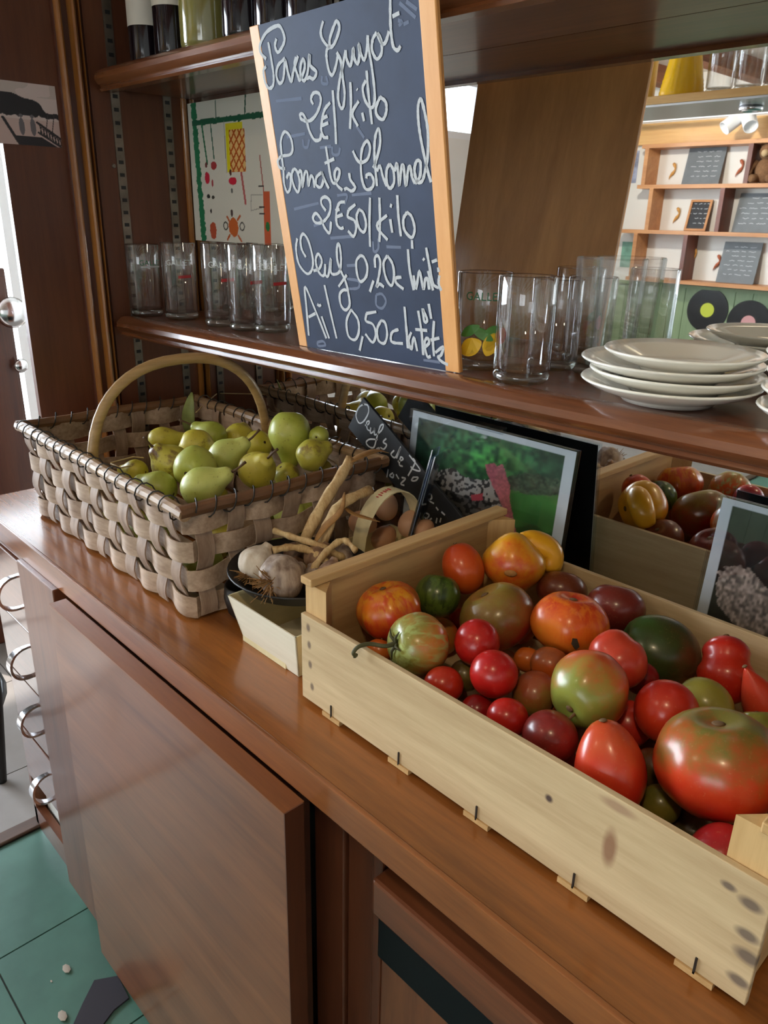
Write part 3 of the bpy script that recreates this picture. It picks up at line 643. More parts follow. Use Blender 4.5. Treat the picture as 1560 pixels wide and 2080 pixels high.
# ================================================================== BOTTLES
M['dark_liquid'] = plain('dark_syrup_glass', (0.008, 0.005, 0.008, 1), 0.06, coat=0.0); M['pale_liquid'] = plain('pale_syrup_glass', rgb(128, 122, 66), 0.06, coat=1.0)
def label_paint(U, V):
    C = flatcol(U, (214, 206, 192)); m = V > 0.45 + 0.12 * vnoise(U, V, 9, 3); put(C, m, (120, 140, 60)); k = vnoise(U, V, 7, 5) > 0.5
    put(C, m & k & (V > 0.55), (186, 58, 52)); put(C, (V > 0.72) & (vnoise(U, V, 9, 8) > .62), (226, 180, 170)); return C
def bottle(label, c, R, H, liquid, lab):
    t = thing('bottle', label, 'bottle', c, 'bottles on the upper shelf')
    obj('glass_body', MB().lathe([(0, 0.003), (R * 0.8, 0), (R * 0.97, 0.004), (R, 0.012), (R, H * 0.62), (R * 0.9, H * 0.69), (R * 0.42, H * 0.82), (R * 0.36, H * 0.97), (R * 0.42, H * 0.98), (R * 0.42, H), (0, H)], c, 32), liquid, t, smooth=True)
    obj('cap', MB().lathe([(R * 0.47, H * 0.97), (R * 0.47, H * 1.03), (0, H * 1.03)], c, 20), 'black_matte', t, smooth='auto')
    if lab:
        z0, z1 = lab; nu, nv = 60, 30; U, V = np.meshgrid(np.linspace(0, 1, nu), np.linspace(0, 1, nv)); a0 = math.atan2(-c[1], -c[0])
        C = label_paint(U, V) if lab[1] - lab[0] > 0.07 else flatcol(U, (205, 200, 186)); C = np.where(C <= 0.04045, C / 12.92, ((C + 0.055) / 1.055) ** 2.4)
        Q = a0 + (U - 0.5) * 3.6; P = np.stack([c[0] + R * 1.006 * np.cos(Q), c[1] + R * 1.006 * np.sin(Q), c[2] + z0 + V * (z1 - z0)], -1)
        me = bpy.data.meshes.new('paper_label'); me.from_pydata(P.reshape(-1, 3).tolist(), [], [(j * nu + i, j * nu + i + 1, (j + 1) * nu + i + 1, (j + 1) * nu + i) for j in range(nv - 1) for i in range(nu - 1)])
        me.materials.append(M['paint']); at = me.color_attributes.new('paint', 'FLOAT_COLOR', 'POINT'); cc = np.ones((nu * nv, 4)); cc[:, :3] = C.reshape(-1, 3); at.data.foreach_set('color', cc.ravel())
        o = bpy.data.objects.new('paper_label', me); col.objects.link(o); attach(o, t)
for (px, lb, R, liq, lab, yy) in ((297, 'dark bottle with strawberry label nearest the steel strips', 0.030, 'dark_liquid', (0.060, 0.16), 0.74), (350, 'dark bottle with strawberry label beside the pale syrup bottle', 0.030, 'dark_liquid', (0.074, 0.17), 0.735),
        (422, 'pale greenish syrup bottle with white label', 0.042, 'pale_liquid', (0.088, 0.150), 0.735), (499, 'dark unlabelled bottle next to the pale syrup bottle', 0.034, 'dark_liquid', None, 0.735),
        (567, 'dark unlabelled bottle above the corner of the chalkboard', 0.034, 'dark_liquid', None, 0.735), (630, 'dark unlabelled bottle behind the top edge of the chalkboard', 0.032, 'dark_liquid', None, 0.735)):
    p = ony(px, 60, yy); bottle(lb, (p[0], yy, ZU + 0.0012), R, 0.30, liq, lab)

# ================================================================== CHILD'S DRAWING, POSTCARD, HEN PHOTOGRAPHS
DX0, DX1, DZ0, DZ1 = XS + 0.0105, ony(615, 330, MIR)[0], ony(480, 493, MIR)[2], 0.690
def drawing(U, V):
    r_ = np.zeros(U.shape); X = U * 340.; Y = 300 - V * 300; j = 8 * (vnoise(U, V, 60, 2) - .5)
    C = flatcol(U, (222, 218, 206))
    def green(): return (30, 122, 82)
    put(C, (X > 12 + j * .6 + Y * .035) & (X < 29 + j + Y * .035), green()); put(C, (np.abs(Y - 42 - j * .3) < 6) & (X > 12), (26, 92, 66))
    for (a, b, w_, c) in (((46, 46), (58, 130), 2.5, (40, 120, 84)), ((76, 46), (82, 120), 1.8, (60, 110, 90)), ((120, 46), (122, 150), 1.2, (150, 150, 146)), ((165, 40), (182, 130), 2.4, (30, 92, 66)), ((96, 2), (96, 40), 1, (90, 120, 100)), ((190, 0), (186, 40), 2, (40, 90, 70)), ((168, 150), (178, 215), 3, (190, 96, 96)), ((176, 300), (210, 300), 2, (60, 60, 60))):
        put(C, seg(X, Y, a, b, w_), c)
    put(C, (X > 124) & (X < 178) & (Y > 50) & (Y < 150), (230, 216, 40))
    h = (X > 132) & (X < 184) & (Y > 64) & (Y < 150); put(C, h, (232, 190, 120))
    put(C, h & ((np.abs((X * 1.0 + Y * .8) % 18 - 9) < 2.6) | (np.abs((X * 1.2 - Y * .7) % 20 - 10) < 2.6)), (196, 92, 30))
    put(C, (X > 124) & (X < 134) & (Y > 60) & (Y < 146), (226, 214, 20))
    for (x, y, a, b, c) in ((54, 132, 4, 6, (120, 60, 60)), (80, 134, 10, 9, (176, 60, 62)), (55, 160, 8, 13, (206, 36, 66)), (140, 168, 13, 8, (208, 34, 62)), (56, 200, 6, 5, (40, 40, 38)), (72, 202, 5, 4, (70, 70, 66)), (134, 150, 4, 7, (96, 52, 44)), (136, 188, 3, 6, (100, 100, 96)), (62, 232, 3, 5, (60, 52, 50)), (132, 236, 4, 8, (80, 60, 58)), (66, 276, 11, 20, (190, 86, 56)), (136, 266, 16, 21, (206, 104, 48)), (72, 172, 3, 8, (186, 70, 80))):
        put(C, ((X - x) / a) ** 2 + ((Y - y) / b) ** 2 < 1 + j * .05, c)
    for a, b in (((122, 252), (116, 244)), ((150, 250), (158, 242)), ((122, 284), (114, 294)), ((150, 284), (160, 296))): put(C, seg(X, Y, a, b, 2.5), (200, 100, 48))
    for x in (110, 164): put(C, np.abs(np.hypot((X - x) / 7, (Y - 264) / 8) - 1) < .2, (70, 66, 60))
    put(C, (X > 232) & (X < 252) & (Y > 190), (210, 96, 58)); put(C, ((X - 243) / 6) ** 2 + ((Y - 262) / 10) ** 2 < 1, (40, 130, 72)); put(C, seg(X, Y, (226, 120), (234, 190), 1.5), (176, 90, 80))
    for y in (180, 222, 236): put(C, seg(X, Y, (220, y), (234, y), 1.6), (50, 44, 44))
    put(C, seg(X, Y, (196, 198), (230, 198), .8) | seg(X, Y, (196, 198), (194, 230), .8) | seg(X, Y, (194, 230), (226, 224), .8), (150, 148, 140)); return C
o = painted('child_drawing', (DX0, MIR - 0.0035, DZ0), (DX1 - DX0, 0, 0), (0, 0, DZ1 - DZ0), drawing, 230, 200, 0.0015, 'paint')
tag(o, "child's felt-pen drawing with green trunk and orange beetle on white paper", 'drawing')
PX = XS - 0.0155
a, b, c_ = onx(-60, 143, PX), onx(108, 175, PX), onx(125, 300, PX)
ymin, ymax = a[1], onx(118, 235, PX)[1]; pz0, pz1 = c_[2], b[2]
def postcard(U, V):
    X = U; Y = V; C = flatcol(U, (206, 186, 180)); n1 = vnoise(U, V, 7, 4); n2 = vnoise(U, V, 20, 9)
    put(C, (Y > .78) & (n1 > .45), (188, 172, 164)); put(C, (Y < .42), (196, 168, 160))
    hill = .58 + .20 * np.clip(1 - ((X - .35) / .5) ** 2, 0, 1) + .08 * n1 - .35 * np.clip(X - .75, 0, 1)
    put(C, (Y < hill) & (Y > .44 + .06 * n2), (36, 34, 38))
    for (x, y, a_, b_) in ((.52, .30, .035, .14), (.66, .30, .035, .14)): put(C, (((X - x) / a_) ** 2 + ((Y - y) / b_) ** 2 < 1) | (np.hypot(X - x, (Y - y - .17) * .9) < .025), (104, 98, 102))
    put(C, seg(X, Y, (.30, .42), (.45, .05), .02) | (inpoly(X, Y, [(.40, .15), (.45, .0), (.95, .0), (.75, .15)])), (40, 36, 40))
    put(C, seg(X, Y, (.72, .38), (1.0, .14), .018) | seg(X, Y, (.72, .22), (1.0, .0), .015), (34, 30, 34))
    for k in range(8): x = .74 + k * .035; put(C, seg(X, Y, (x, .36 - k * .03), (x + .025, .2 - k * .028), .007) | seg(X, Y, (x + .03, .34 - k * .03), (x, .2 - k * .028), .007), (44, 38, 40))
    for x in (.82, .9): put(C, seg(X, Y, (x, .25), (x + .05, .55), .006), (60, 50, 52))
    return C
o = painted('postcard', (PX, ymin, pz0), (0, ymax - ymin, 0), (0, 0, pz1 - pz0), postcard, 150, 100, 0.0012, 'paint')
tag(o, 'postcard of dark hill and two figures on a bridge, fixed to upright', 'postcard')

def holder(label, x0, x1, z1, y, fn, clip):
    t = thing('photo_holder', label, 'photo', ((x0 + x1) / 2, y, 0)); lean_ = 0.022
    O = np.array([x0, y, 0.0012]); eu = np.array([x1 - x0, 0, 0]); ev_ = np.array([0, lean_, z1]); n_ = np.cross(eu, ev_); n_ /= np.linalg.norm(n_)
    obj('acrylic_front', MB().obox(O - np.array([.004, 0, 0]) + n_ * 0.0012, eu + np.array([.008, 0, 0]), ev_ * 1.01, n_ * 0.0016), 'acrylic', t)
    obj('acrylic_back', MB().obox(O - np.array([.004, 0, 0]) - n_ * 0.004, eu + np.array([.008, 0, 0]), ev_ * 1.01, n_ * 0.0016), 'acrylic', t)
    painted('photo_print', O, eu, ev_, fn, 210, 150, 0.0012, 'paint_gloss', t, 0.015)
    obj('foot', MB().box((x0 - .004, y - 0.006, 0.0006), (x1 + .004, y + 0.012, 0.0028)), 'acrylic', t)
    if clip:
        q = O + eu * clip + ev_ * 1.01; obj('clip', MB().obox(q + np.array([-.024, -.005, -.004]), (.048, 0, 0), (0, .010, 0), (0, 0, .010)), 'acrylic', t, bevel=0.002)
HY = 0.798; h0, h1 = ony(818, 850, HY)[0], ony(1152, 918, HY)[0]; HZ = 0.228
def hen_garden(U, V):
    # picture coordinates follow the print: X 811..1158, Y 847.. down
    X = 815 + U * 335; Y = 850 + U * 66 + (1 - V) * 330
    n1 = vnoise(U, V, 12, 1); n2 = vnoise(U, V, 40, 2); n3 = vnoise(U, V, 90, 3)
    g = (0.35 + 0.65 * n1)[..., None]; C = flatcol(U, (24, 52, 34)) * (0.55 + 0.9 * g * (.5 + n2[..., None]))
    br = np.exp(-(((X - 1000) / 75) ** 2 + ((Y - 945) / 45) ** 2)); C += (br * (.4 + n2) * .9)[..., None] * np.array([.20, .40, .09]); br = np.exp(-(((X - 930) / 50) ** 2 + ((Y - 925) / 40) ** 2)); C += (br * n2)[..., None] * np.array([.10, .26, .10])
    m = (Y > 1000) & (X > 1030); put(C, m, (56, 116, 40)); C[m] *= (0.8 + 0.35 * n1[m])[:, None]; m = (Y > 1060 + 20 * n1) & (X > 1060); C[m] *= 0.75
    m = ((X - 1085) / 50) ** 2 + ((Y - 985) / 22) ** 2 < 1 + .6 * (n2 - .5); put(C, m, (62, 78, 52)); C[m] *= (.7 + .6 * n3[m])[:, None]
    body = inpoly(X + 4 * (n2 - .5), Y + 4 * (n3 - .5), [(868, 1000), (895, 975), (920, 968), (950, 985), (985, 988), (1005, 985), (1030, 1015), (1045, 1040), (1010, 1120), (850, 1120)])
    put(C, body, (168, 156, 148)); k = body & (vnoise(U, V, 62, 6) > .56); put(C, k, (62, 56, 56)); k = body & (Y > 1020 + (X - 900) * .1) & (X < 1010); C[k] *= .55
    tail = inpoly(X, Y, [(1030, 1030), (1048, 1075), (1085, 1130), (1030, 1130)]); put(C, tail, (176, 160, 160)); put(C, tail & (n3 > .55), (84, 70, 72))
    comb = inpoly(X + 3 * (n2 - .5), Y, [(988, 955), (1004, 950), (1012, 956), (1020, 950), (1026, 960), (1034, 975), (1040, 990), (1045, 1020), (1058, 1060), (1066, 1090), (1048, 1090), (1040, 1055), (1022, 1018), (1000, 985), (990, 968)])
    put(C, comb, (196, 92, 100)); C[comb] *= (.85 + .3 * n3[comb])[:, None]
    put(C, inpoly(X, Y, [(965, 1022), (990, 1015), (992, 1030), (970, 1034)]), (196, 60, 72))
    C = C * .82 + .18 * C.mean(-1, keepdims=True); C = np.clip(C * 1.12 + .03, 0, 1); put(C, (U < .045) | (U > .945) | (V > .965), (226, 224, 224)); return C
holder('clear stand photo of speckled hen with pink comb in green garden', h0, h1, HZ, HY, hen_garden, 0.52)
k0 = ony(1450, 1022, HY + 0.006)[0]
def hen_dark(U, V):
    X = U * 297; Y = (1 - V) * 215 + 22; n1 = vnoise(U, V, 16, 12); n2 = vnoise(U, V, 60, 13); n3 = vnoise(U, V * .5, 120, 14)
    C = flatcol(U, (22, 26, 22)) * (.4 + 1.1 * n1)[..., None]; put(C, (Y > 150) & (n1 > .55), (44, 52, 34))
    crest = inpoly(X + 7 * (n2 - .5), Y + 6 * (n2 - .5), [(12, 112), (22, 92), (46, 90), (66, 104), (84, 112), (92, 134), (130, 150), (297, 120), (297, 260), (110, 260), (60, 190), (46, 158), (20, 140)])
    put(C, crest, (160, 138, 126)); C[crest] *= (.45 + .9 * n3[crest])[:, None]
    put(C, (U < .04) | (U > .96) | (V > .97), (206, 204, 206)); return C
holder('clear stand photo of shaggy beige crested hen on black', k0, k0 + 0.297, 0.218, HY + 0.006, hen_dark, 0)

# ================================================================== PEAR BASKET
M['splint'] = wood('chestnut_splint', rgb(116, 88, 68), rgb(178, 152, 130), 'z', 0.6, 1.2, 0.05, 0.35)
M['splint_x'] = wood('chestnut_splint_long', rgb(130, 102, 80), rgb(196, 170, 146), 'x', 0.55, 1.2, 0.08, 0.35)
M['splint_y'] = wood('chestnut_splint_cross', rgb(118, 84, 60), rgb(164, 126, 98), 'y', 0.6, 1.2, 0.05, 0.35)
M['rim_x'] = wood('rim_rod', rgb(120, 92, 66), rgb(186, 154, 118), 'x', 0.45, 1.0, 0.1, 0.2)
M['rim_y'] = wood('rim_rod_cross', rgb(96, 66, 42), rgb(140, 98, 62), 'y', 0.5, 1.0, 0.1, 0.2)
M['handle'] = wood('bent_handle', rgb(140, 106, 62), rgb(196, 160, 108), 'y', 0.4, 0.8, 0.2, 0.15)
KX0, KX1, KY0, KY1, KH = -1.332, -0.812, 0.440, 0.758, 0.153
bk = thing('pear_basket', 'rectangular woven splint basket with arched handle and wire-lashed rim, full of pears', 'basket', ((KX0 + KX1) / 2, 0.6, 0))
def strip(pts, wdir, wid, ndir, th):
    mb = MB(); V = []; wdir = np.asarray(wdir, float); ndir = np.asarray(ndir, float)
    for p in pts: V += [p - wdir * wid / 2 - ndir * th / 2, p + wdir * wid / 2 - ndir * th / 2, p + wdir * wid / 2 + ndir * th / 2, p - wdir * wid / 2 + ndir * th / 2]
    F_ = []; N = len(pts)
    for i in range(N - 1):
        for k in range(4): F_.append((i * 4 + k, i * 4 + (k + 1) % 4, (i + 1) * 4 + (k + 1) % 4, (i + 1) * 4 + k))
    F_ += [(3, 2, 1, 0), tuple((N - 1) * 4 + k for k in range(4))]; return mb.add(V, F_)
NR = 4
rows_z = [0.0195 + j * (KH - 0.034) / (NR - 1) for j in range(NR)]
def side(o, sdir, L, ndir, ns, mats, seed, i0=0):
    o, sdir, ndir = map(lambda a: np.asarray(a, float), (o, sdir, ndir)); rr = random.Random(seed); A = 0.0050; sp = L / ns
    up_ = np.array([0, 0, 1.]); rows = rows_z
    for i in range(ns):
        s = (i + 0.5) * sp + rr.uniform(-.004, .004); wv = sp * rr.uniform(0.44, 0.60); pts = []; tilt = rr.uniform(-.05, .05)
        zl = np.linspace(0.006, KH, 22)
        for z in zl:
            ph = (z - rows[0]) / (rows[1] - rows[0]); off = -A * math.cos(math.pi * ph) * (-1) ** (i + i0)
            pts.append(o + sdir * (s + tilt * (z - KH / 2)) + up_ * z + ndir * (off + 0.04 * z))
        obj('upright_splint', strip(pts, sdir, wv, ndir, 0.0018), mats[0], bk, smooth='auto')
side((KX0, KY0, 0), (1, 0, 0), KX1 - KX0, (0, -1, 0), 11, ('splint', 'splint_x'), 1)
side((KX1, KY1, 0), (-1, 0, 0), KX1 - KX0, (0, 1, 0), 11, ('splint', 'splint_x'), 2, 18)
side((KX1, KY0, 0), (0, 1, 0), KY1 - KY0, (1, 0, 0), 7, ('splint', 'splint_y'), 3, 11)
side((KX0, KY1, 0), (0, -1, 0), KY1 - KY0, (-1, 0, 0), 7, ('splint', 'splint_y'), 4, 29)
rr_w = random.Random(9); RC = 0.010; CN = [(KX0, KY0), (KX1, KY0), (KX1, KY1), (KX0, KY1)]; NS = [11, 7, 11, 7]
for j in range(NR):                                    # each weaver runs right round the basket
    z = rows_z[j]; wv = (KH / NR) * rr_w.uniform(0.72, 0.84); cen, nrm, ph = [], [], []; base_i = 0
    for k in range(4):
        a, b = np.array(CN[k]), np.array(CN[(k + 1) % 4]); L = np.linalg.norm(b - a); d = (b - a) / L; n2 = np.array([d[1], -d[0]])
        for q in np.linspace(RC / L, 1 - RC / L, NS[k] * 7): cen.append(a + d * L * q); nrm.append(n2); ph.append(base_i + NS[k] * q - 0.5)
        c2 = np.array(CN[(k + 1) % 4]); d2 = np.array(CN[(k + 2) % 4]) - c2; d2 = d2 / np.linalg.norm(d2); n3 = np.array([d2[1], -d2[0]]); base_i += NS[k]
        for t_ in (0.25, 0.5, 0.75):
            nn_ = n2 * math.cos(t_ * math.pi / 2) + n3 * math.sin(t_ * math.pi / 2); cen.append(c2 - n2 * RC - n3 * RC + nn_ * RC); nrm.append(nn_); ph.append(base_i - 0.5)
    N_ = len(cen); V = []
    for q in range(N_):
        off = 0.0050 * math.cos(math.pi * ph[q]) * (-1) ** j + 0.04 * z; zz_ = z + 0.002 * math.sin(q * 0.21 + j)
        for hz, hn in ((-wv / 2, -.0009), (wv / 2, -.0009), (wv / 2, .0009), (-wv / 2, .0009)):
            p2 = cen[q] + nrm[q] * (off + hn); V.append((p2[0], p2[1], zz_ + hz))
    obj('cross_splint', MB().add(V, [(q * 4 + k, q * 4 + (k + 1) % 4, ((q + 1) % N_) * 4 + (k + 1) % 4, ((q + 1) % N_) * 4 + k) for q in range(N_) for k in range(4)]), 'splint_x', bk, smooth='auto')
for k in range(7): obj('base_splint', B((KX0 + .002, KY0 + 0.006 + k * 0.0445, 0.0032), (KX1 - .002, KY0 + 0.040 + k * 0.0445, 0.0052)), 'splint_x', bk)
rz = KH + 0.004; e = 0.009
cr = [(KX0 - e, KY0 - e), (KX1 + e, KY0 - e), (KX1 + e, KY1 + e), (KX0 - e, KY1 + e)]
for k in range(4):
    a, b = cr[k], cr[(k + 1) % 4]; L = math.hypot(b[0] - a[0], b[1] - a[1]); d = np.array([(b[0] - a[0]) / L, (b[1] - a[1]) / L, 0]); a3 = np.array([a[0], a[1], rz]); pts = []
    for s in np.linspace(-0.006, L + 0.006, 9): pts.append(a3 + d * s + np.array([0, 0, 0.0015 * math.sin(s * 31 + k)]))
    obj('rim_rod', MB().tube(pts, 0.0088, 10), 'rim_x' if k % 2 == 0 else 'rim_y', bk, smooth='auto')
    n_ = np.cross(d, (0, 0, 1.)); turns = int(L / 0.030); W = []
    for q in np.linspace(0, 1, turns * 10):
        an = q * turns * 2 * math.pi; W.append(a3 + d * (0.012 + q * (L - 0.024)) + 0.0104 * (1 + .12 * math.sin(q * 40)) * (math.cos(an) * n_ + 1.25 * math.sin(an) * np.array([0, 0, 1.])))
    obj('wire_lashing', MB().tube(W, 0.0011, 5), 'yellow_wire', bk, smooth=True)
hx = -1.088; hp = []
for q in np.linspace(0, math.pi, 25):
    hp.append((hx + 0.004 * math.cos(q), 0.600 - 0.160 * math.copysign(abs(math.cos(q)) ** 0.85, math.cos(q)), 0.100 + 0.188 * abs(math.sin(q)) ** 0.72))
obj('handle', MB().tube(hp, 0.0085, 10, flat=0.75), 'handle', bk, smooth=True)

# ------------------------------------------------------------------ settling of loose fruit along the line of sight
def settle(T, box, floor_z, zmax, iters=450):
    px = np.array([t[:2] for t in T], float); rp = np.array([math.sqrt(t[2] * t[3]) for t in T]); n = len(T)
    rays = np.array([ray(*p) for p in px]); P = np.array([onz(t[0], t[1], t[4]) for t in T]); D = np.linalg.norm(P - CAM, axis=1); off = np.zeros((n, 3))
    for it in range(iters):
        r = rp * D / F * 0.97; P = CAM + rays * D[:, None] + off
        d = P[:, None] - P[None]; L = np.linalg.norm(d, axis=2) + np.eye(n) * 9; ov = np.clip(r[:, None] + r[None] - L, 0, None)
        Fo = (d / L[..., None] * ov[..., None] * 0.5).sum(1)
        Fo[:, 2] += np.clip(floor_z + r - P[:, 2], 0, None) - 0.1 * np.clip(P[:, 2] - zmax, 0, None)
        Fo[:, 0] += np.clip(box[0] + r - P[:, 0], 0, None) - np.clip(P[:, 0] + r - box[1], 0, None)
        Fo[:, 1] += np.clip(box[2] + r - P[:, 1], 0, None) - np.clip(P[:, 1] + r - box[3], 0, None)
        al = (Fo * rays).sum(1); D += 0.6 * al; off = off * 0.90 + (Fo - rays * al[:, None]) * 0.25
    r = rp * D / F * 0.97; return CAM + rays * D[:, None] + off, r
def frame_from(axis):
    z = np.asarray(axis, float); z = z / np.linalg.norm(z); a = np.array([0, 0, 1.]) if abs(z[2]) < .9 else np.array([1., 0, 0]); x = np.cross(a, z); x /= np.linalg.norm(x); return np.stack([x, np.cross(z, x), z], 1)

# ------------------------------------------------------------------ pears
def pear_mat(name, c1, c2, brown, amt, seed):
    t = NT(name); v = t.coord((1, 1, 1), (seed * 3.1, seed * 1.7, 0)); big = t.noise(v, 22, 3); c = t.ramp(big, [(0.35, c1), (0.68, c2)])
    fine = t.noise(v, 210, 2); sp = t.ramp(fine, [(0.64, (0, 0, 0, 1)), (0.74, (0.55, 0.55, 0.55, 1))]); c = t.mix(sp, c, rgb(110, 100, 40))
    rus = t.noise(v, 60, 4, 0.6); tc = t.n('ShaderNodeTexCoord'); sx_ = t.n('ShaderNodeSeparateXYZ'); t.l(tc.outputs['Object'], sx_.inputs[0])
    h = t.math('ADD', t.math('MULTIPLY', sx_.outputs[2], 15.0), t.math('MULTIPLY_ADD', rus, 1.6, -1.15 + amt)); k = t.ramp(h, [(0.30, (0, 0, 0, 1)), (0.52, (1, 1, 1, 1))])
    c = t.mix(k, c, brown)
    bl = t.noise(t.coord((1, 1, 1), (seed * 5.3, 2.0 + seed, 1.0)), 34, 4, 0.65); c = t.mix(t.ramp(bl, [(0.60 - 0.15 * amt, (0, 0, 0, 1)), (0.70 - 0.15 * amt, (0.75, 0.75, 0.75, 1))]), c, brown)
    t.l(c, t.b.inputs['Base Color']); t.b.inputs['Roughness'].default_value = 0.42; t.b.inputs['Subsurface Weight'].default_value = 0.0; t.b.inputs['Coat Weight'].default_value = 0.15; t.b.inputs['Coat Roughness'].default_value = 0.3
    t.bump(fine, 0.08, 0.001); return t.m
GB = rgb(104, 74, 44)
PM = [pear_mat('pear_green', rgb(152, 160, 58), rgb(182, 184, 84), GB, -0.25, 1), pear_mat('pear_yellow', rgb(188, 174, 52), rgb(206, 194, 84), GB, -0.15, 2), pear_mat('pear_russet', rgb(172, 164, 56), rgb(196, 184, 78), rgb(104, 70, 46), 0.30, 3), pear_mat('pear_pale', rgb(170, 180, 84), rgb(200, 202, 112), GB, -0.3, 4)]
M['stem'] = plain('fruit_stem', rgb(86, 62, 36), 0.7); M['calyx'] = plain('calyx', rgb(58, 44, 26), 0.9)
PROF = crom([(0.0, -0.88), (0.22, -0.95), (0.55, -0.88), (0.86, -0.55), (1.0, -0.05), (0.95, 0.35), (0.76, 0.78), (0.55, 1.12), (0.44, 1.42), (0.36, 1.62), (0.20, 1.76), (0.0, 1.76)], 4)
def pear(label, c, R, axis, mat, elong=1.0, stem=True, group='pears in the woven basket', bend=0.12):
    Q = frame_from(axis); o3 = np.asarray(c, float); n = 28
    t = thing('pear', label, 'pear', o3, group); V = []; m = len(PROF)
    for (r, z) in PROF:
        r = max(r, 0.0); zz_ = z * (elong if z > 0 else 1)
        for k in range(n):
            q = 2 * math.pi * k / n; wob = 1 + 0.02 * math.sin(3 * q + R * 900) + 0.015 * math.sin(5 * q + z * 3)
            V.append((R * r * math.cos(q) * wob + bend * R * max(z, 0) ** 2 * 0.3, R * r * math.sin(q) * wob, R * zz_))
    Fc = [(i * n + k, i * n + (k + 1) % n, (i + 1) * n + (k + 1) % n, (i + 1) * n + k) for i in range(m - 1) for k in range(n)]
    b_ = obj('flesh', MB().add(V, Fc), mat, smooth=True)
    q4 = Matrix(((Q[0, 0], Q[0, 1], Q[0, 2], o3[0]), (Q[1, 0], Q[1, 1], Q[1, 2], o3[1]), (Q[2, 0], Q[2, 1], Q[2, 2], o3[2]), (0, 0, 0, 1)))
    def place(ob):
        ob.parent = t; ob.matrix_parent_inverse = Matrix.Identity(4); ob.rotation_euler = q4.to_euler()
    place(b_)
    if stem:
        sx0 = bend * R * 0.3 * 3.0; top = 1.76 * elong * R
        place(obj('stem', MB().tube([(sx0, 0, top - 0.004), (sx0 + 0.001, 0, top + 0.006), (sx0 + 0.004, 0.001, top + 0.014), (sx0 + 0.009, 0.002, top + 0.021)], [0.0022, 0.0017, 0.0015, 0.0022], 7), 'stem', smooth=True))
    place(obj('calyx', MB().lathe([(0, -0.86 * R), (0.0045, -0.905 * R), (0.003, -0.925 * R), (0, -0.915 * R)], (0, 0, 0), 9), 'calyx', smooth=True)); return t
PEARS = [ # px, py, rx, ry, z, axis (camera), material, elongation, label
 (588, 878, 44, 46, .185, (-.05, 1, .15), 0, .95, 'big green pear standing neck down at the basket corner by the garlic'),
 (634, 924, 34, 35, .150, (.9, -.45, .2), 2, .8, 'yellow pear with heavy brown blotches beside the upturned green pear'),
 (523, 954, 42, 41, .150, (.45, -.4, -.75), 1, .7, 'round yellow pear with brown bruise, its neck toward the viewer'),
 (408, 990, 44, 40, .155, (.9, -.42, -.1), 3, 1.0, 'pale green pear lying along the rim with long stem pointing to bruised pear'),
 (398, 950, 47, 46, .160, (.25, -.35, .9), 0, .8, 'smooth round green pear in the middle of the heap'),
 (345, 940, 40, 42, .155, (-.55, -.62, -.5), 2, .7, 'pear with blunt brown neck end facing the front rim'),
 (322, 992, 40, 36, .140, (-.9, -.35, .1), 0, .8, 'yellow-green pear tucked under the rim lashing at the front'),
 (276, 957, 27, 22, .120, (-.95, -.1, .2), 1, .9, 'small yellow pear at the far end of the heap with brown tip'),
 (328, 894, 28, 27, .135, (.95, -.12, .2), 1, 1.1, 'slender yellow pear lying behind the brown-necked pear'),
 (400, 907, 38, 36, .150, (.9, .35, .3), 1, .8, 'yellow-green pear behind the smooth round green one'),
 (432, 884, 30, 28, .150, (-.85, -.45, .2), 0, 1.0, 'green pear at the back with its neck toward the leaf'),
 (458, 928, 38, 35, .160, (.82, -.55, -.1), 3, .95, 'pale green pear with dark brown neck and upright stem'),
 (487, 890, 34, 32, .145, (.15, -.6, .7), 1, .8, 'yellow pear behind the brown-necked pale green pear'),
 (524, 903, 30, 30, .140, (-.6, .1, .7), 1, .8, 'dull yellow pear between the upturned pear and the back weave'),
 (583, 966, 30, 26, .120, (.4, .6, .5), 2, .8, 'rusty orange pear deep beside the bruised yellow pear'),
 (648, 886, 22, 22, .130, (.2, -.2, .9), 0, .8, 'green pear just showing behind the upturned one'),
 (655, 952, 20, 22, .120, (.1, -.5, .8), 1, .8, 'bright yellow pear tip at the basket corner'),
]
PP, PR = settle([p[:5] for p in PEARS], (KX0 + .010, KX1 - .012, KY0 + .014, KY1 - .012), 0.008, 0.20)
for p, c, r in zip(PEARS, PP, PR): pear(p[8], c, r * 0.96, cdir(*p[5]), PM[p[6]], p[7])
occ = [(c, r) for c, r in zip(PP, PR)]
def filler(box, z, step, R, occ, jit):
    out = []
    for x in np.arange(box[0] + R, box[1] - R + 1e-6, step):
        for y in np.arange(box[2] + R, box[3] - R + 1e-6, step):
            c = np.array([x + rng.uniform(-jit, jit), y + rng.uniform(-jit, jit), z]); c[0] = min(max(c[0], box[0] + R + .002), box[1] - R - .002); c[1] = min(max(c[1], box[2] + R), box[3] - R)
            if all(np.linalg.norm(c - q) > (R + r) * 1.02 for q, r in occ): out.append(c); occ.append((c, R))
    return out
for c in filler((KX0 + .2, KX1 - .01, KY0 + .01, KY1 - .01), 0.046, 0.074, 0.036, occ, 0.003):
    pear('yellow-green pear in the bottom layer under the heap', c, 0.034, (rng.uniform(-1, 1), rng.uniform(-1, 1), .3), PM[int(rng.integers(0, 4))], 0.4, False)
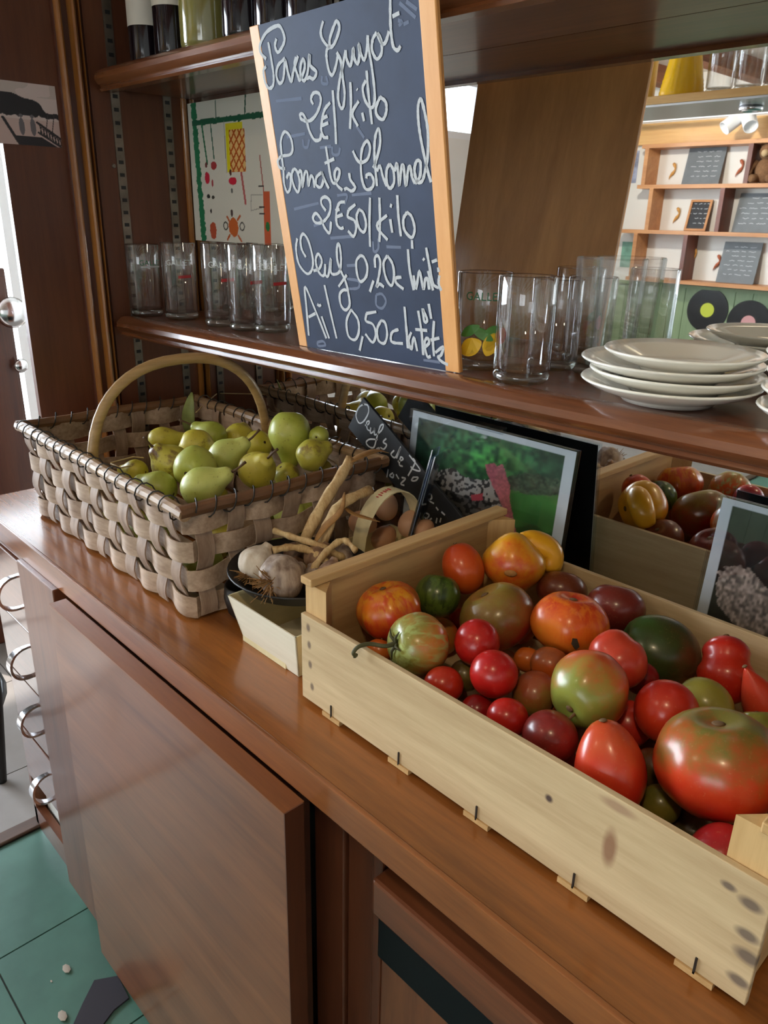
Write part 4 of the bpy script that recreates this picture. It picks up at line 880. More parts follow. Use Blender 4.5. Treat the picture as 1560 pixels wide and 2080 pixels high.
# leaves and straw
M['leaf'] = plain('pear_leaf', rgb(140, 150, 84), 0.45, var=0.2, vscale=60)
def leaf(label, base, tip, wid, curl, nrm):
    base, tip = np.asarray(base, float), np.asarray(tip, float); d = tip - base; nrm = np.asarray(nrm, float); s = np.cross(d, nrm); s /= np.linalg.norm(s); V = []; N = 9
    for i in range(N):
        t_ = i / (N - 1); w_ = wid * math.sin(math.pi * (0.04 + 0.93 * t_)) ** 0.8; mid = base + d * t_ + nrm * curl * math.sin(math.pi * t_)
        V += [mid - s * w_ + nrm * w_ * .5, mid - nrm * 0.0, mid + s * w_ + nrm * w_ * .5]
    k = len(V); V += [v - nrm * 0.0006 for v in V]; Fc = []
    for i in range(N - 1):
        a = 3 * i
        for j in (0, 1): Fc += [(a + j, a + j + 1, a + j + 4, a + j + 3), (k + a + j + 3, k + a + j + 4, k + a + j + 1, k + a + j)]
        Fc += [(a + 3, a, k + a, k + a + 3)[::-1], (a + 2, a + 5, k + a + 5, k + a + 2)[::-1]]
    Fc += [(0, 1, k + 1, k), (1, 2, k + 2, k + 1), (3 * N - 3, k + 3 * N - 3, k + 3 * N - 2, 3 * N - 2), (3 * N - 2, k + 3 * N - 2, k + 3 * N - 1, 3 * N - 1)]
    o = obj('pear_leaf', MB().add(V, Fc), 'leaf', smooth=True); return tag(o, label, 'leaf')
lf = ony(388, 838, 0.745)
leaf('curled pale green leaf upright at the back rim of the basket', lf + np.array([0, 0, -0.06]), ony(390, 797, 0.745), 0.014, 0.010, (0.5, -0.86, 0))
M['straw'] = plain('straw', rgb(196, 172, 124), 0.7)
for pts in (((225, 940), (270, 928), (292, 930)), ((225, 942), (245, 950), (268, 946)), ((440, 800), (418, 818), (398, 838))):
    tag(obj('straw_strand', MB().tube([onz(x, y, 0.150) for x, y in pts], 0.0012, 5), 'straw', smooth=True), 'thin straw strand lying among the basket pears', 'straw', 'straw strands in the basket')

# ================================================================== TOMATO CRATE
CX0, CX1, CY0, CY1 = -0.578, -0.092, 0.4375, 0.762
ct = thing('fruit_crate', 'shallow pale poplar crate with raised ends, full of mixed tomatoes', 'crate', ((CX0 + CX1) / 2, 0.6, 0))
k1, k2 = ony(1115, 1622, CY0), ony(1238, 1722, CY0)
DK = rgb(66, 46, 44); kn = [(k1[0], CY0, k1[2], .0045, .05, .0045, DK, .95), (k2[0], CY0, k2[2], .0075, .05, .022, rgb(138, 96, 68), .85)]
for (px, py, s_) in ((1525, 1838, .006), (1518, 1900, .006), (1520, 1945, .0075), (1500, 1992, .006), (1480, 1800, .004)):
    q = ony(px, py, CY0); kn.append((q[0], CY0, q[2], s_ * 1.7, .05, s_, rgb(84, 70, 66), .8))
for (px, py) in ((626, 1275), (628, 1310), (630, 1350), (634, 1395)):
    q = ony(px, py, CY0); kn.append((q[0], CY0, q[2], .004, .05, .006, rgb(90, 70, 60), .8))
q = ony(1255, 1640, CY0); kn.append((q[0], CY0, q[2], .018, .05, .006, rgb(150, 112, 88), .6))
obj('side_slat', B((CX0, CY0, 0.006), (CX1, CY0 + 0.006, 0.109)), wood('crate_front_slat', rgb(180, 152, 112), rgb(212, 188, 146), 'x', 0.75, 0.8, 0, 0.25, knots=kn), ct, bevel=0.0008)
obj('side_slat', B((CX0, CY1 - 0.006, 0.006), (CX1, CY1, 0.109)), 'crate', ct, bevel=0.0008)
for s, x in ((1, CX0), (-1, CX1)):
    a, b = (x + 0.004, x + 0.011) if s > 0 else (x - 0.011, x - 0.004)
    obj('end_board', B((a, CY0 + 0.007, 0.012), (b, CY1 - 0.007, 0.143)), 'crate_y', ct, bevel=0.0006)
    a, b = (x - 0.001, x + 0.017) if s > 0 else (x - 0.017, x + 0.001)
    obj('end_rail', B((a, CY0 + 0.001, 0.1435), (b, CY1 - 0.001, 0.152)), 'crate_y', ct, bevel=0.0012)
    for yy, q in ((CY0 + 0.0065, 1), (CY1 - 0.0065, -1)):
        xa = x + s * 0.0115
        obj('corner_post', MB().prism([(x + s * .0005, yy, 0.006), (x + s * 0.034, yy, 0.006), (x + s * 0.0115, yy + q * 0.026, 0.006), (x + s * .0115, yy + q * 0.0005 + q * 0.026, 0.006)], (0, 0, 0.137)), 'crate_z', ct)
tabs = [onz(x, y, 0.003)[0] for x, y in ((690, 1450), (815, 1552), (970, 1664), (1160, 1808), (1404, 1984))]
for x in tabs:
    obj('base_slat', B((x - 0.014, CY0 - 0.0012, 0.0006), (x + 0.014, CY1 + 0.0012, 0.0058)), 'crate_y', ct)
    obj('staple', MB().box((x - 0.0008, CY0 - 0.0012, 0.004), (x + 0.0008, CY0, 0.019)), plain('staple_steel', (0.05, 0.045, 0.04, 1), 0.5, 0.6), ct)
for x in np.linspace(CX0 + 0.02, CX1 - 0.02, 5): obj('floor_slat', B((CX0 + 0.012, 0.450 + (x - CX0) * 0.62, 0.0062), (CX1 - 0.012, 0.450 + (x - CX0) * 0.62 + 0.056, 0.0098)), 'crate', ct)

def tom_mat(name, bot, mid, top, stripe=None, seed=0, shift=0.0):
    t = NT(name); tc = t.n('ShaderNodeTexCoord'); sx_ = t.n('ShaderNodeSeparateXYZ'); t.l(tc.outputs['Object'], sx_.inputs[0])
    mp = t.n('ShaderNodeMapping'); mp.inputs['Location'].default_value = (seed, seed * 2.3, 0); t.l(tc.outputs['Object'], mp.inputs[0])
    nz = t.noise(mp.outputs[0], 44, 5, 0.62); h = t.math('ADD', t.math('MULTIPLY_ADD', sx_.outputs[2], 11.0, 0.5 + shift), t.math('MULTIPLY_ADD', nz, 0.9, -0.45))
    c = t.ramp(h, [(0.12, bot), (0.52, mid), (0.92, top)])
    if stripe:
        mp2 = t.n('ShaderNodeMapping'); mp2.inputs['Scale'].default_value = (95, 95, 16); t.l(tc.outputs['Object'], mp2.inputs[0])
        s_ = t.noise(mp2.outputs[0], 1.6, 3, 0.5, 0.5); c = t.mix(t.ramp(s_, [(0.46, (0, 0, 0, 1)), (0.62, (0.8, 0.8, 0.8, 1))]), c, stripe)
    sp = t.noise(tc.outputs['Object'], 420, 2); c = t.mix(t.math('MULTIPLY', t.ramp(sp, [(0.62, (0, 0, 0, 1)), (0.75, (1, 1, 1, 1))]), 0.10), c, (0.8, 0.6, 0.3, 1))
    t.l(c, t.b.inputs['Base Color']); t.b.inputs['Roughness'].default_value = 0.30; t.b.inputs['Specular IOR Level'].default_value = 0.45; t.b.inputs['Coat Weight'].default_value = 0.2; t.b.inputs['Coat Roughness'].default_value = 0.15; return t.m
RED, DRED, ORG, YEL, GRN, DGN, OLV, MAR, PNK, BRN = rgb(186, 34, 22), rgb(140, 18, 20), rgb(212, 92, 26), rgb(222, 158, 32), rgb(104, 124, 48), rgb(52, 72, 28), rgb(140, 126, 52), rgb(112, 34, 28), rgb(200, 58, 40), rgb(116, 58, 34)
LGN = rgb(168, 182, 110)
def tomato(label, c, R, axis, mat, ob=0.88, lob=(0, 0.0), neck=0.0, dent=0.22, stem=None, group='tomatoes in the crate', tip=0.0, scar=True, waist=0.0):
    Q = frame_from(axis); t = thing('tomato', label, 'tomato', c, group); nu, nv = 32, 18; V = []; ph0 = R * 1000 % 6
    for i in range(nv + 1):
        th = math.pi * i / nv; ct_, st_ = math.cos(th), math.sin(th)
        for k in range(nu):
            ph = 2 * math.pi * k / nu; r = 1 + lob[1] * math.cos(lob[0] * ph + ph0) * st_ ** 0.8 + 0.02 * math.sin(2 * ph + ph0)
            z = ct_ * ob; rr_ = st_ * r
            z -= dent * math.exp(-(th / 0.34) ** 2) * (ob > 0); z += 0.10 * dent * math.exp(-((math.pi - th) / 0.3) ** 2)
            if neck: rr_ *= 1 - neck * (0.5 + 0.5 * ct_) ** 1.4
            if tip: rr_ *= 1 - tip * (0.5 - 0.5 * ct_) ** 2; z -= tip * 0.5 * (0.5 - 0.5 * ct_) ** 4
            if waist: rr_ *= 1 - waist * math.exp(-((ct_ - 0.25) / 0.22) ** 2)
            V.append((R * rr_ * math.cos(ph), R * rr_ * math.sin(ph), R * z))
    Fc = [(i * nu + k, (i + 1) * nu + k, (i + 1) * nu + (k + 1) % nu, i * nu + (k + 1) % nu) for i in range(nv) for k in range(nu)]
    rot = Matrix([list(Q[i]) for i in range(3)]).to_euler()
    def place(o): o.parent = t; o.matrix_parent_inverse = Matrix.Identity(4); o.rotation_euler = rot; return o
    place(obj('skin', MB().add(V, Fc), mat, smooth=True))
    if scar:
        zt = (ob - dent) * R; V = []; n = 9
        place(obj('stem_scar', MB().lathe([(0.0, zt - 0.0004), (R * 0.11, zt + 0.0012), (R * 0.07, zt + 0.0022), (0, zt + 0.0016)], (0, 0, 0), 9), M['scar'], smooth=True))
    if stem is not None:
        o = obj('stem', MB().tube(crom(stem, 4), [0.0032] + [0.0021] * (4 * (len(stem) - 1) - 1) + [0.003], 7), M['tstem'], smooth=True); attach(o, t)
        mb = MB(); ax = np.asarray(axis); base = np.asarray(c) + ax * R * (ob - dent)
        for k in range(5):
            q = 2 * math.pi * k / 5; s_ = Q[:, 0] * math.cos(q) + Q[:, 1] * math.sin(q); mb.tube([base, base + s_ * R * .25 + ax * R * .16, base + s_ * R * .5 + ax * R * .12], [0.0022, 0.0016, 0.0004], 5)
        o = obj('sepals', mb, M['tstem'], smooth=True); attach(o, t)
    return t, place
M['scar'] = plain('stem_scar', rgb(112, 84, 52), 0.8); M['tstem'] = plain('tomato_stem', rgb(74, 72, 40), 0.7); M['cleft'] = plain('tomato_cleft', rgb(40, 36, 16), 0.6); M['blossom'] = plain('blossom_scar', rgb(172, 120, 66), 0.85, var=0.25, vscale=200)
TOM = [ # px, py, rx, ry, z, axis, bottom/mid/top, stripe, keywords, label
 (791,1240,68,66,.10, (-.25,-.85,-.2), (RED,ORG,YEL), rgb(200,54,28), dict(lob=(7,.05),ob=.92), 'ribbed yellow tomato streaked with red beside the crate end board'),
 (849,1308,68,64,.105,(-.85,-.10,-.45),(ORG,rgb(150,140,66),GRN), LGN, dict(lob=(9,.02),ob=.98), 'green striped tomato turning orange, its long stem hooked over the slat'),
 (889,1209,45,50,.10, (.15,-.95,.1), (GRN,rgb(86,106,38),rgb(76,98,34)), rgb(40,58,24), dict(ob=1.0), 'dark green striped tomato beside the ribbed yellow one'),
 (941,1154,44,54,.11, (-.3,-.95,.1), (ORG,rgb(206,82,26),rgb(190,60,26)), None, dict(ob=1.28,dent=.08), 'upright orange oval tomato against the crate end board'),
 (1043,1145,60,58,.12,(.25,-.25,.9), (rgb(206,70,30),YEL,YEL), None, dict(lob=(4,.06),ob=.95), 'large yellow lobed tomato with red scarred end and curled side lobe'),
 (1009,1252,84,70,.10,(-.45,-.8,-.1),(rgb(160,40,28),rgb(132,92,42),OLV), None, dict(ob=.84), 'big olive tomato blushing red on its lower flank'),
 (1157,1265,80,66,.11,(.1,-.9,-.2), (rgb(226,150,40),rgb(222,104,30),rgb(196,48,26)), rgb(226,120,36), dict(ob=.84,lob=(5,.035)), 'big orange-red tomato with dark split at its lower side'),
 (1141,1200,58,40,.09,(.2,-.9,.2), (MAR,BRN,BRN), None, dict(ob=.8), 'glossy brown tomato half hidden behind the split orange tomato'),
 (1250,1235,62,50,.085,(.2,-.9,.1), (MAR,rgb(122,44,36),rgb(112,48,36)), None, dict(ob=.85), 'maroon tomato pressed against the back slat'),
 (969,1305,47,48,.11, (.5,.2,.8), (RED,rgb(170,22,24),RED), None, dict(ob=.95,dent=.1), 'small round red tomato touching the big olive one'),
 (1003,1369,49,51,.105,(.2,-.7,.6), (RED,rgb(176,22,22),RED), None, dict(ob=.96,dent=.1), 'small round bright red tomato resting on the smaller ones near the front slat'),
 (901,1391,42,38,.085,(.1,-.8,.5), (RED,rgb(196,52,26),RED), None, dict(ob=.95,dent=.1), 'small orange-red tomato against the front slat below the striped one'),
 (1255,1338,64,52,.10,(-.4,-.6,.4), (PNK,rgb(206,70,44),PNK), None, dict(ob=1.15,dent=.12,waist=.10), 'light red kidney shaped tomato beside the dark green one'),
 (1197,1400,84,72,.115,(-.7,.45,-.5),(rgb(190,56,34),rgb(196,88,42),rgb(136,142,60)), None, dict(ob=1.05,lob=(6,.03)), 'large red tomato with green creased end in the crate centre'),
 (1338,1322,85,64,.10,(-.75,-.3,.1),(rgb(112,62,38),rgb(66,70,34),rgb(64,92,42)), None, dict(ob=1.2,lob=(3,.05)), 'large dark green and brown creased tomato'),
 (1474,1360,56,62,.10,(.15,-.85,.3), (RED,rgb(196,50,28),rgb(180,28,24)), None, dict(ob=1.25,waist=.2,dent=.05), 'red double-bulged tomato by the back slat'),
 (1545,1420,45,70,.10,(-.45,-.85,-.1),(PNK,rgb(204,66,40),rgb(206,60,36)), None, dict(ob=1.4,neck=.75,dent=0), 'light red tomato tapering to a long point'),
 (1354,1446,62,60,.105,(-.2,.3,-.6), (RED,rgb(194,44,24),rgb(200,60,28)), None, dict(ob=.95,dent=.04), 'round orange-red tomato between the creased ones and the giant one'),
 (1431,1431,56,50,.085,(-.6,-.5,.5), (OLV,rgb(150,140,54),rgb(140,136,56)), None, dict(ob=1.1,dent=.05), 'plain olive yellow tomato beside the round orange-red one'),
 (1455,1550,114,108,.10,(-.05,-.9,-.15),(RED,rgb(200,66,30),rgb(120,110,48)), None, dict(ob=.86,lob=(8,.02)), 'giant red tomato with green shoulders'),
 (1540,1480,38,38,.08,(0,-.9,.2), (rgb(120,96,44),OLV,GRN), None, dict(ob=.9), 'small olive green tomato behind the giant one'),
 (1240,1556,78,92,.105,(-.15,-.97,-.05),(rgb(190,36,24),rgb(204,58,30),rgb(200,80,40)), None, dict(ob=1.22,neck=.32,dent=.08,lob=(4,.05)), 'red pear shaped tomato leaning on the front slat'),
 (1117,1498,56,54,.085,(-.5,.1,.6), (rgb(150,40,36),MAR,MAR), None, dict(ob=1.05,dent=.08), 'dusky maroon plum tomato beside the pear shaped one'),
 (1031,1458,43,40,.09, (.2,-.8,.5), (RED,rgb(188,32,24),RED), None, dict(ob=.95,dent=.1), 'small red tomato by the front slat next to the maroon plum one'),
 (969,1443,36,32,.075,(.1,-.8,.5), (RED,DRED,RED), None, dict(ob=.95,dent=.1), 'small deep red tomato low against the front slat'),
 (1086,1409,48,44,.085,(.5,-.6,.5), (OLV,rgb(160,80,44),rgb(150,60,40)), None, dict(ob=1.05,dent=.1), 'olive and red tomato next to the creased central one'),
 (1117,1351,42,36,.08,(.3,-.8,.3), (ORG,rgb(170,90,44),BRN), None, dict(ob=.95,dent=.1), 'orange-brown tomato under the split orange one'),
 (1342,1634,37,38,.07,(.5,-.5,.5), (OLV,rgb(104,100,36),DGN), None, dict(ob=.95,dent=.1), 'small green tomato low beside the pear shaped one'),
 (1406,1690,48,45,.055,(.2,-.8,.3), (DGN,rgb(60,52,28),BRN), None, dict(ob=.95,dent=.1), 'dark brown-green tomato deep below the giant one'),
 (1462,1736,62,52,.065,(.7,-.4,.3), (rgb(184,40,40),rgb(176,36,40),PNK), None, dict(ob=1.15,dent=.1), 'crimson tomato at the crate corner post'),
 (770,1322,30,24,.075,(.2,-.8,.3), (ORG,rgb(208,110,44),ORG), None, dict(ob=.9,dent=.1), 'pale orange tomato low under the hooked stem'),
 (1275,1470,46,44,.08,(-.2,-.8,.3), (RED,rgb(196,50,28),RED), None, dict(ob=1.05,dent=.1), 'red tomato wedged behind the pear shaped one'),
 (1303,1378,34,34,.075,(.3,-.7,.4), (MAR,DRED,MAR), None, dict(ob=.95,dent=.1), 'small dark red tomato under the dark green creased one'),
 (1071,1340,28,26,.075,(.2,-.8,.3), (ORG,rgb(216,112,40),ORG), None, dict(ob=.95,dent=.1), 'tiny orange tomato beside the bright red round one'),
 (945,1372,34,34,.075,(.2,-.8,.3), (OLV,rgb(96,76,40),BRN), None, dict(ob=.95,dent=.1), 'small brown-olive tomato under the round red ones'),
 (1330,1560,36,45,.06,(.2,-.8,.3), (DGN,rgb(96,60,34),BRN), None, dict(ob=.95,dent=.1), 'brownish tomato in the gap beside the giant one'),
]
TP, TR = settle([t[:5] for t in TOM], (CX0 + .0165, CX1 + 0.3, CY0 + .0085, CY1 - .0085), 0.0105, 0.135)
for i, (tm, c, r) in enumerate(zip(TOM, TP, TR)):
    kw = dict(tm[8]); ax = cdir(*tm[5]); b_, m_, t_ = tm[6]
    # lateral/axial balance so the mean size stays that of the settled ball
    ob = kw.get('ob', .88); Rr = r / (ob ** (1 / 3)) * (1.04 if i == 4 else 0.99 if ob < 1.1 else 0.965)
    if i == 1:
        tipz = [c + ax * Rr * 0.74, c + ax * Rr * 0.95 + cdir(-.3, .1, -.2) * 0.008, onz(752, 1308, 0.112), onz(728, 1314, 0.1125), onz(718, 1326, 0.107), onz(722, 1332, 0.103)]
        kw['stem'] = tipz; kw['scar'] = False
    o, place = tomato(tm[9], c, Rr, ax, tom_mat('tomato_skin', b_, m_, t_, tm[7], i * 0.7, {4: 0.08, 1: -0.14, 5: -0.08, 13: 0.16, 14: 0.05}.get(i, 0.0)), **kw)
    if i == 4:
        L0 = c + cdir(.75, -.45, .2) * Rr * 0.75
        pts = [c + cdir(.35, -.85, .2) * Rr * .75, c + cdir(.95, -.85, .25) * Rr * 1.0, c + cdir(1.0, -.25, .2) * Rr * 1.32, c + cdir(.95, .25, .2) * Rr * 1.30]
        pc_ = crom(pts, 5); attach(obj('curled_lobe', MB().tube(pc_, [0.013 + 0.004 * math.sin(math.pi * k / (len(pc_) - 1)) if k < len(pc_) - 1 else 0.004 for k in range(len(pc_))], 14), tom_mat('lobe_skin', YEL, YEL, YEL, None, 3), smooth=True), o)
        q = c - ax * Rr * .955; attach(obj('blossom_scar', MB().ball(q, 0.0075, 12, 8, (1, .55, .22), frame_from(ax)), M['blossom'], smooth=True), o)
    if i == 6:
        q = CAM + ray(1168, 1298) * (np.linalg.norm(c - CAM) - Rr * .90)
        attach(obj('split', MB().prism([q + cdir(-.1, -.9) * .012, q + cdir(.35, .6) * .009, q + cdir(0.1, .9) * .011, q + cdir(-.5, .8) * .006], cdir(0, 0, 1) * 0.008), M['cleft']), o)
    if i in (13, 14):
        s_ = (1, -1)[i == 14]; base = c + cdir(-.55, .55, -.6) * Rr * .93 if i == 13 else c + cdir(.05, .62, -.75) * Rr * .98
        attach(obj('crease', MB().tube([base + cdir(-.6, .5) * .012, base + cdir(0, 0, .2) * .002, base + cdir(.9, -.4, .4) * .014], [.0006, .0016, .0005], 6), M['scar' if i == 13 else 'blossom'], smooth=True), o)
occ = list(zip(TP, TR))
FM = [tom_mat('tomato_deep', *q) for q in ((RED, DRED, RED), (OLV, BRN, DGN), (RED, ORG, OLV))]
for k, c in enumerate(filler((CX0 + .022, CX1 - .020, CY0 + .011, CY1 - .011), 0.0345, 0.046, 0.0225, occ, 0.002)):
    tomato('small tomato in the bottom layer, mostly hidden under the others', c, 0.0225, (rng.uniform(-1, 1), rng.uniform(-1, 1), .8), FM[k % 3], scar=False, ob=.98, dent=.08, group='tomatoes in the bottom layer')

# ================================================================== GARLIC DISH, WHITE PUNNET
M['punnet'] = wood('white_poplar_veneer', rgb(214, 204, 178), rgb(236, 228, 206), 'x', 0.6, 0.5, 0.05, 0.1); M['punnet_y'] = wood('white_poplar_cross', rgb(206, 190, 142), rgb(226, 212, 168), 'y', 0.6, 0.5, 0.05, 0.1)
def punnet(t, x0, x1, y0, y1, h, fl, mx='punnet', my='punnet_y'):
    th = 0.0018
    def wall(a, b, out, m):
        a, b, out = map(lambda q: np.asarray(q, float), (a, b, out)); A = a + out * fl; Bq = b + out * fl; u = np.array([0, 0, h]); e_ = (b - a) / np.linalg.norm(b - a) * fl
        obj('wall', MB().prism([a, b, Bq + u + e_, A + u - e_], -out * th), m, t)
    wall((x0, y0, 0.0008), (x1, y0, 0.0008), (0, -1, 0), mx); wall((x0, y1, 0.0008), (x1, y1, 0.0008), (0, 1, 0), mx)
    wall((x0, y0, 0.0008), (x0, y1, 0.0008), (-1, 0, 0), my); wall((x1, y0, 0.0008), (x1, y1, 0.0008), (1, 0, 0), my)
    obj('base', B((x0, y0, 0.0006), (x1, y1, 0.0024)), mx, t)
pu = thing('punnet', 'white poplar punnet under the black garlic dish', 'punnet', (-.67, .53, 0))
punnet(pu, -0.728, -0.617, 0.462, 0.600, 0.062, 0.013)
obj('bottom_batten', B((-0.729, 0.4605, 0.0004), (-0.640, 0.4618, 0.010)), 'punnet_y', pu)
DC = np.array([-0.706, 0.535, 0.0645]); DR = 0.088
ds = obj('dish', MB().lathe([(0, 0.0), (0.055, 0.0), (0.074, 0.006), (DR, 0.022), (DR + .003, 0.0235), (DR + .002, 0.0255), (0.072, 0.0100), (0.053, 0.0035), (0, 0.0032)], DC, 48), 'black_matte', smooth=True)
tag(ds, 'round black dish of garlic resting on the white punnet', 'dish')
bb = obj('bowl', MB().lathe([(0, 0.0), (0.014, 0.0), (0.024, 0.012), (0.0285, 0.032), (0.027, 0.050), (0.025, 0.050), (0.026, 0.032), (0.022, 0.014), (0, 0.004)], (-0.7745, 0.497, 0.0006), 36), 'black_matte', smooth=True)
tag(bb, 'small round black bowl between the pear basket and white punnet', 'bowl')
def garlic_mat(name, a, b, seed):
    t = NT(name); tc = t.n('ShaderNodeTexCoord'); mp = t.n('ShaderNodeMapping'); mp.inputs['Scale'].default_value = (70, 70, 14); mp.inputs['Location'].default_value = (seed, 0, 0); t.l(tc.outputs['Object'], mp.inputs[0])
    n1 = t.noise(mp.outputs[0], 1.2, 4); t.l(t.ramp(n1, [(0.35, a), (0.65, b)]), t.b.inputs['Base Color']); t.b.inputs['Roughness'].default_value = 0.6; t.bump(n1, 0.3, 0.002); return t.m
GM = [garlic_mat('garlic_white', rgb(196, 178, 156), rgb(226, 216, 200), 1), garlic_mat('garlic_dusky', rgb(112, 90, 78), rgb(182, 164, 148), 2), garlic_mat('garlic_brown', rgb(104, 74, 54), rgb(168, 136, 110), 4)]
M['root'] = plain('garlic_root', rgb(140, 104, 62), 0.9, var=0.3, vscale=300); M['stalk'] = wood('dry_stalk', rgb(160, 118, 66), rgb(228, 202, 152), 'z', 0.7, 2.2, 0, 0.7)
def garlic(label, c, R, axis, mat, roots=True, stalk=None, srad=None):
    Q = frame_from(axis); t = thing('garlic_bulb', label, 'garlic', c, 'garlic on the black dish'); nu = 36; V = []; prof = crom([(0.0, -.72), (.35, -.78), (.75, -.6), (1, -.1), (.92, .3), (.62, .70), (.36, .92), (.27, 1.08), (.22, 1.2), (0, 1.2)], 3); m = len(prof)
    for (r, z) in prof:
        for k in range(nu):
            ph = 2 * math.pi * k / nu; rr_ = max(r, 0) * (1 - 0.09 * abs(math.cos(4.5 * ph)) ** 4 * (1 if r > .3 else .2)); V.append(np.asarray(c) + Q @ np.array([R * rr_ * math.cos(ph), R * rr_ * math.sin(ph), R * z]))
    obj('bulb', MB().add(V, [(i * nu + k, i * nu + (k + 1) % nu, (i + 1) * nu + (k + 1) % nu, (i + 1) * nu + k) for i in range(m - 1) for k in range(nu)]), mat, t, smooth=True)
    if roots:
        mb = MB()
        for k in range(70):
            q = rng.uniform(0, 6.28); s_ = rng.uniform(.05, .34) * R; base = np.array([s_ * math.cos(q), s_ * math.sin(q), -.72 * R]); d = np.array([math.cos(q) * rng.uniform(.3, 1.2), math.sin(q) * rng.uniform(.3, 1.2), -rng.uniform(.4, 1.0)]) * R * .42; w_ = rng.normal(0, .1, 3) * R
            P3 = [np.asarray(c) + Q @ base, np.asarray(c) + Q @ (base + d * .55 + w_), np.asarray(c) + Q @ (base + d + w_ * 1.6)]
            for p_ in P3: p_[2] = max(p_[2], DC[2] + 0.008)
            mb.tube(P3, [0.0009, 0.0007, 0.0004], 4)
        obj('roots', mb, 'root', t)
    if stalk:
        pts = crom(stalk, 4); n = len(pts); a, b = srad; obj('stalk', MB().tube(pts, [a + (b - a) * i / (n - 1) + 0.0009 * math.sin(i * 2.1) for i in range(n)], 9, flat=0.8), 'stalk', t, smooth=True)
    return t
zb = DC[2]
def S(*a): return [onz(x, y, z) for x, y, z in a]
GLIST = [((522, 1146), .095, .0265, (.45, -.78, .25), 0, True, None, None, 'plump white garlic bulb at the dish edge near the basket'),
 ((566, 1186), .092, .0330, (.62, -.30, .72), 1, True, None, None, 'dusky garlic bulb with shaggy roots at the front of the dish'),
 ((604, 1128), .098, .0200, (.6, -.7, .2), 2, False, S((612, 1110, .105), (650, 1035, .145), (690, 970, .175), (712, 933, .192)), (.0085, .0072), 'brown garlic bulb with the longest thick pale stalk'),
 ((648, 1136), .096, .0210, (.5, -.8, .2), 2, True, S((650, 1115, .105), (672, 1055, .14), (700, 1020, .155), (752, 995, .160)), (.0085, .0068), 'brown garlic bulb with a cut stalk bent toward the eggs'),
 ((690, 1140), .092, .0190, (.3, -.9, .1), 1, False, S((690, 1130, .10), (640, 1105, .118), (598, 1092, .122), (557, 1078, .124)), (.0060, .0042), 'garlic bulb with a split stalk reaching toward the basket'),
 ((672, 1165), .086, .0190, (.2, -.9, .1), 2, True, S((672, 1150, .098), (632, 1120, .112), (590, 1112, .114), (554, 1118, .112)), (.0055, .0050), 'garlic bulb with a flat stalk lying over the dish'),
 ((632, 1178), .085, .0180, (-.2, -.8, .4), 1, True, S((640, 1150, .102), (672, 1112, .118), (700, 1098, .122), (722, 1118, .118)), (.0050, .0040), 'garlic bulb with a short stalk beside the crate end')]
GS = settle([(g[0][0], g[0][1], g[2] * F / 1.0, g[2] * F / 1.0, g[1]) for g in GLIST], (-.79, -.61, .46, .61), zb + .007, .11, 200)
for g, c, r in zip(GLIST, *GS): garlic(g[8], c, r * .98, cdir(*g[3]), GM[g[4]], g[5], [c + (g[6][0] - c) * .35] + g[6] if g[6] else None, g[7])
M['husk'] = plain('dry_husk', rgb(150, 108, 58), 0.7, var=0.25, vscale=80)
def husk(label, pts, wid):
    pts = crom(pts, 4); n = len(pts); o = obj('dry_leaf', MB().tube(pts, [max(.0006, wid * math.sin(math.pi * (0.15 + 0.85 * i / n))) for i in range(n)], 8, flat=0.25), 'husk', smooth=True); return tag(o, label, 'leaf')
husk('dry brown garlic leaf hanging from the longest stalk', S((708, 940, .190), (735, 925, .195), (765, 915, .195), (790, 920, .190)), .008)
husk('dry garlic leaf scrap over the bulbs by the eggs', S((690, 1020, .150), (715, 1042, .145), (745, 1052, .140), (772, 1060, .135)), .004)
husk('narrow dry garlic leaf between the two big stalks', S((640, 1100, .12), (660, 1070, .135), (690, 1040, .15), (700, 1000, .165)), .006)

# ================================================================== EGG PUNNET
eg = thing('egg_punnet', 'poplar veneer punnet with arched strap handle holding brown eggs', 'punnet', (-.735, .70, 0))
punnet(eg, -0.780, -0.632, 0.634, 0.764, 0.058, 0.008, 'punnet_y', 'punnet_y')
ha, hb = np.array([-0.716, 0.640, 0.050]), np.array([-0.716, 0.760, 0.050]); hap = []
for q in np.linspace(0, math.pi, 17): hap.append(ha + (hb - ha) * (0.5 - 0.5 * math.cos(q)) + np.array([0, 0, 0.100 * math.sin(q) ** 0.8]))
hd = hb - ha; wd_ = np.cross(hd, (0, 0, 1)); wd_ /= np.linalg.norm(wd_)
ho = strip(hap, wd_, 0.026, np.array([0, 0, 1]), 0.0016)
hobj = obj('strap_handle', ho, 'punnet_y', eg, smooth='auto')
mb = MB()
for i in range(6):
    q = 1.15 + i * 0.07; p = ha + (hb - ha) * (0.5 - 0.5 * math.cos(q)) + np.array([0, 0, 0.100 * math.sin(q) ** 0.8 + 0.0014]); tdir = (hb - ha) / np.linalg.norm(hb - ha)
    mb.obox(p - wd_ * 0.003, wd_ * (0.006 if i % 2 else 0.004), tdir * 0.0025, np.array([0, 0, 0.0006]))
obj('red_stamp', mb, 'ink_red', hobj)
M['egg'] = plain('egg_shell', rgb(196, 146, 112), 0.5, var=0.08, vscale=60); M['egg_pale'] = plain('egg_shell_pale', rgb(210, 164, 132), 0.5, var=0.06, vscale=60)
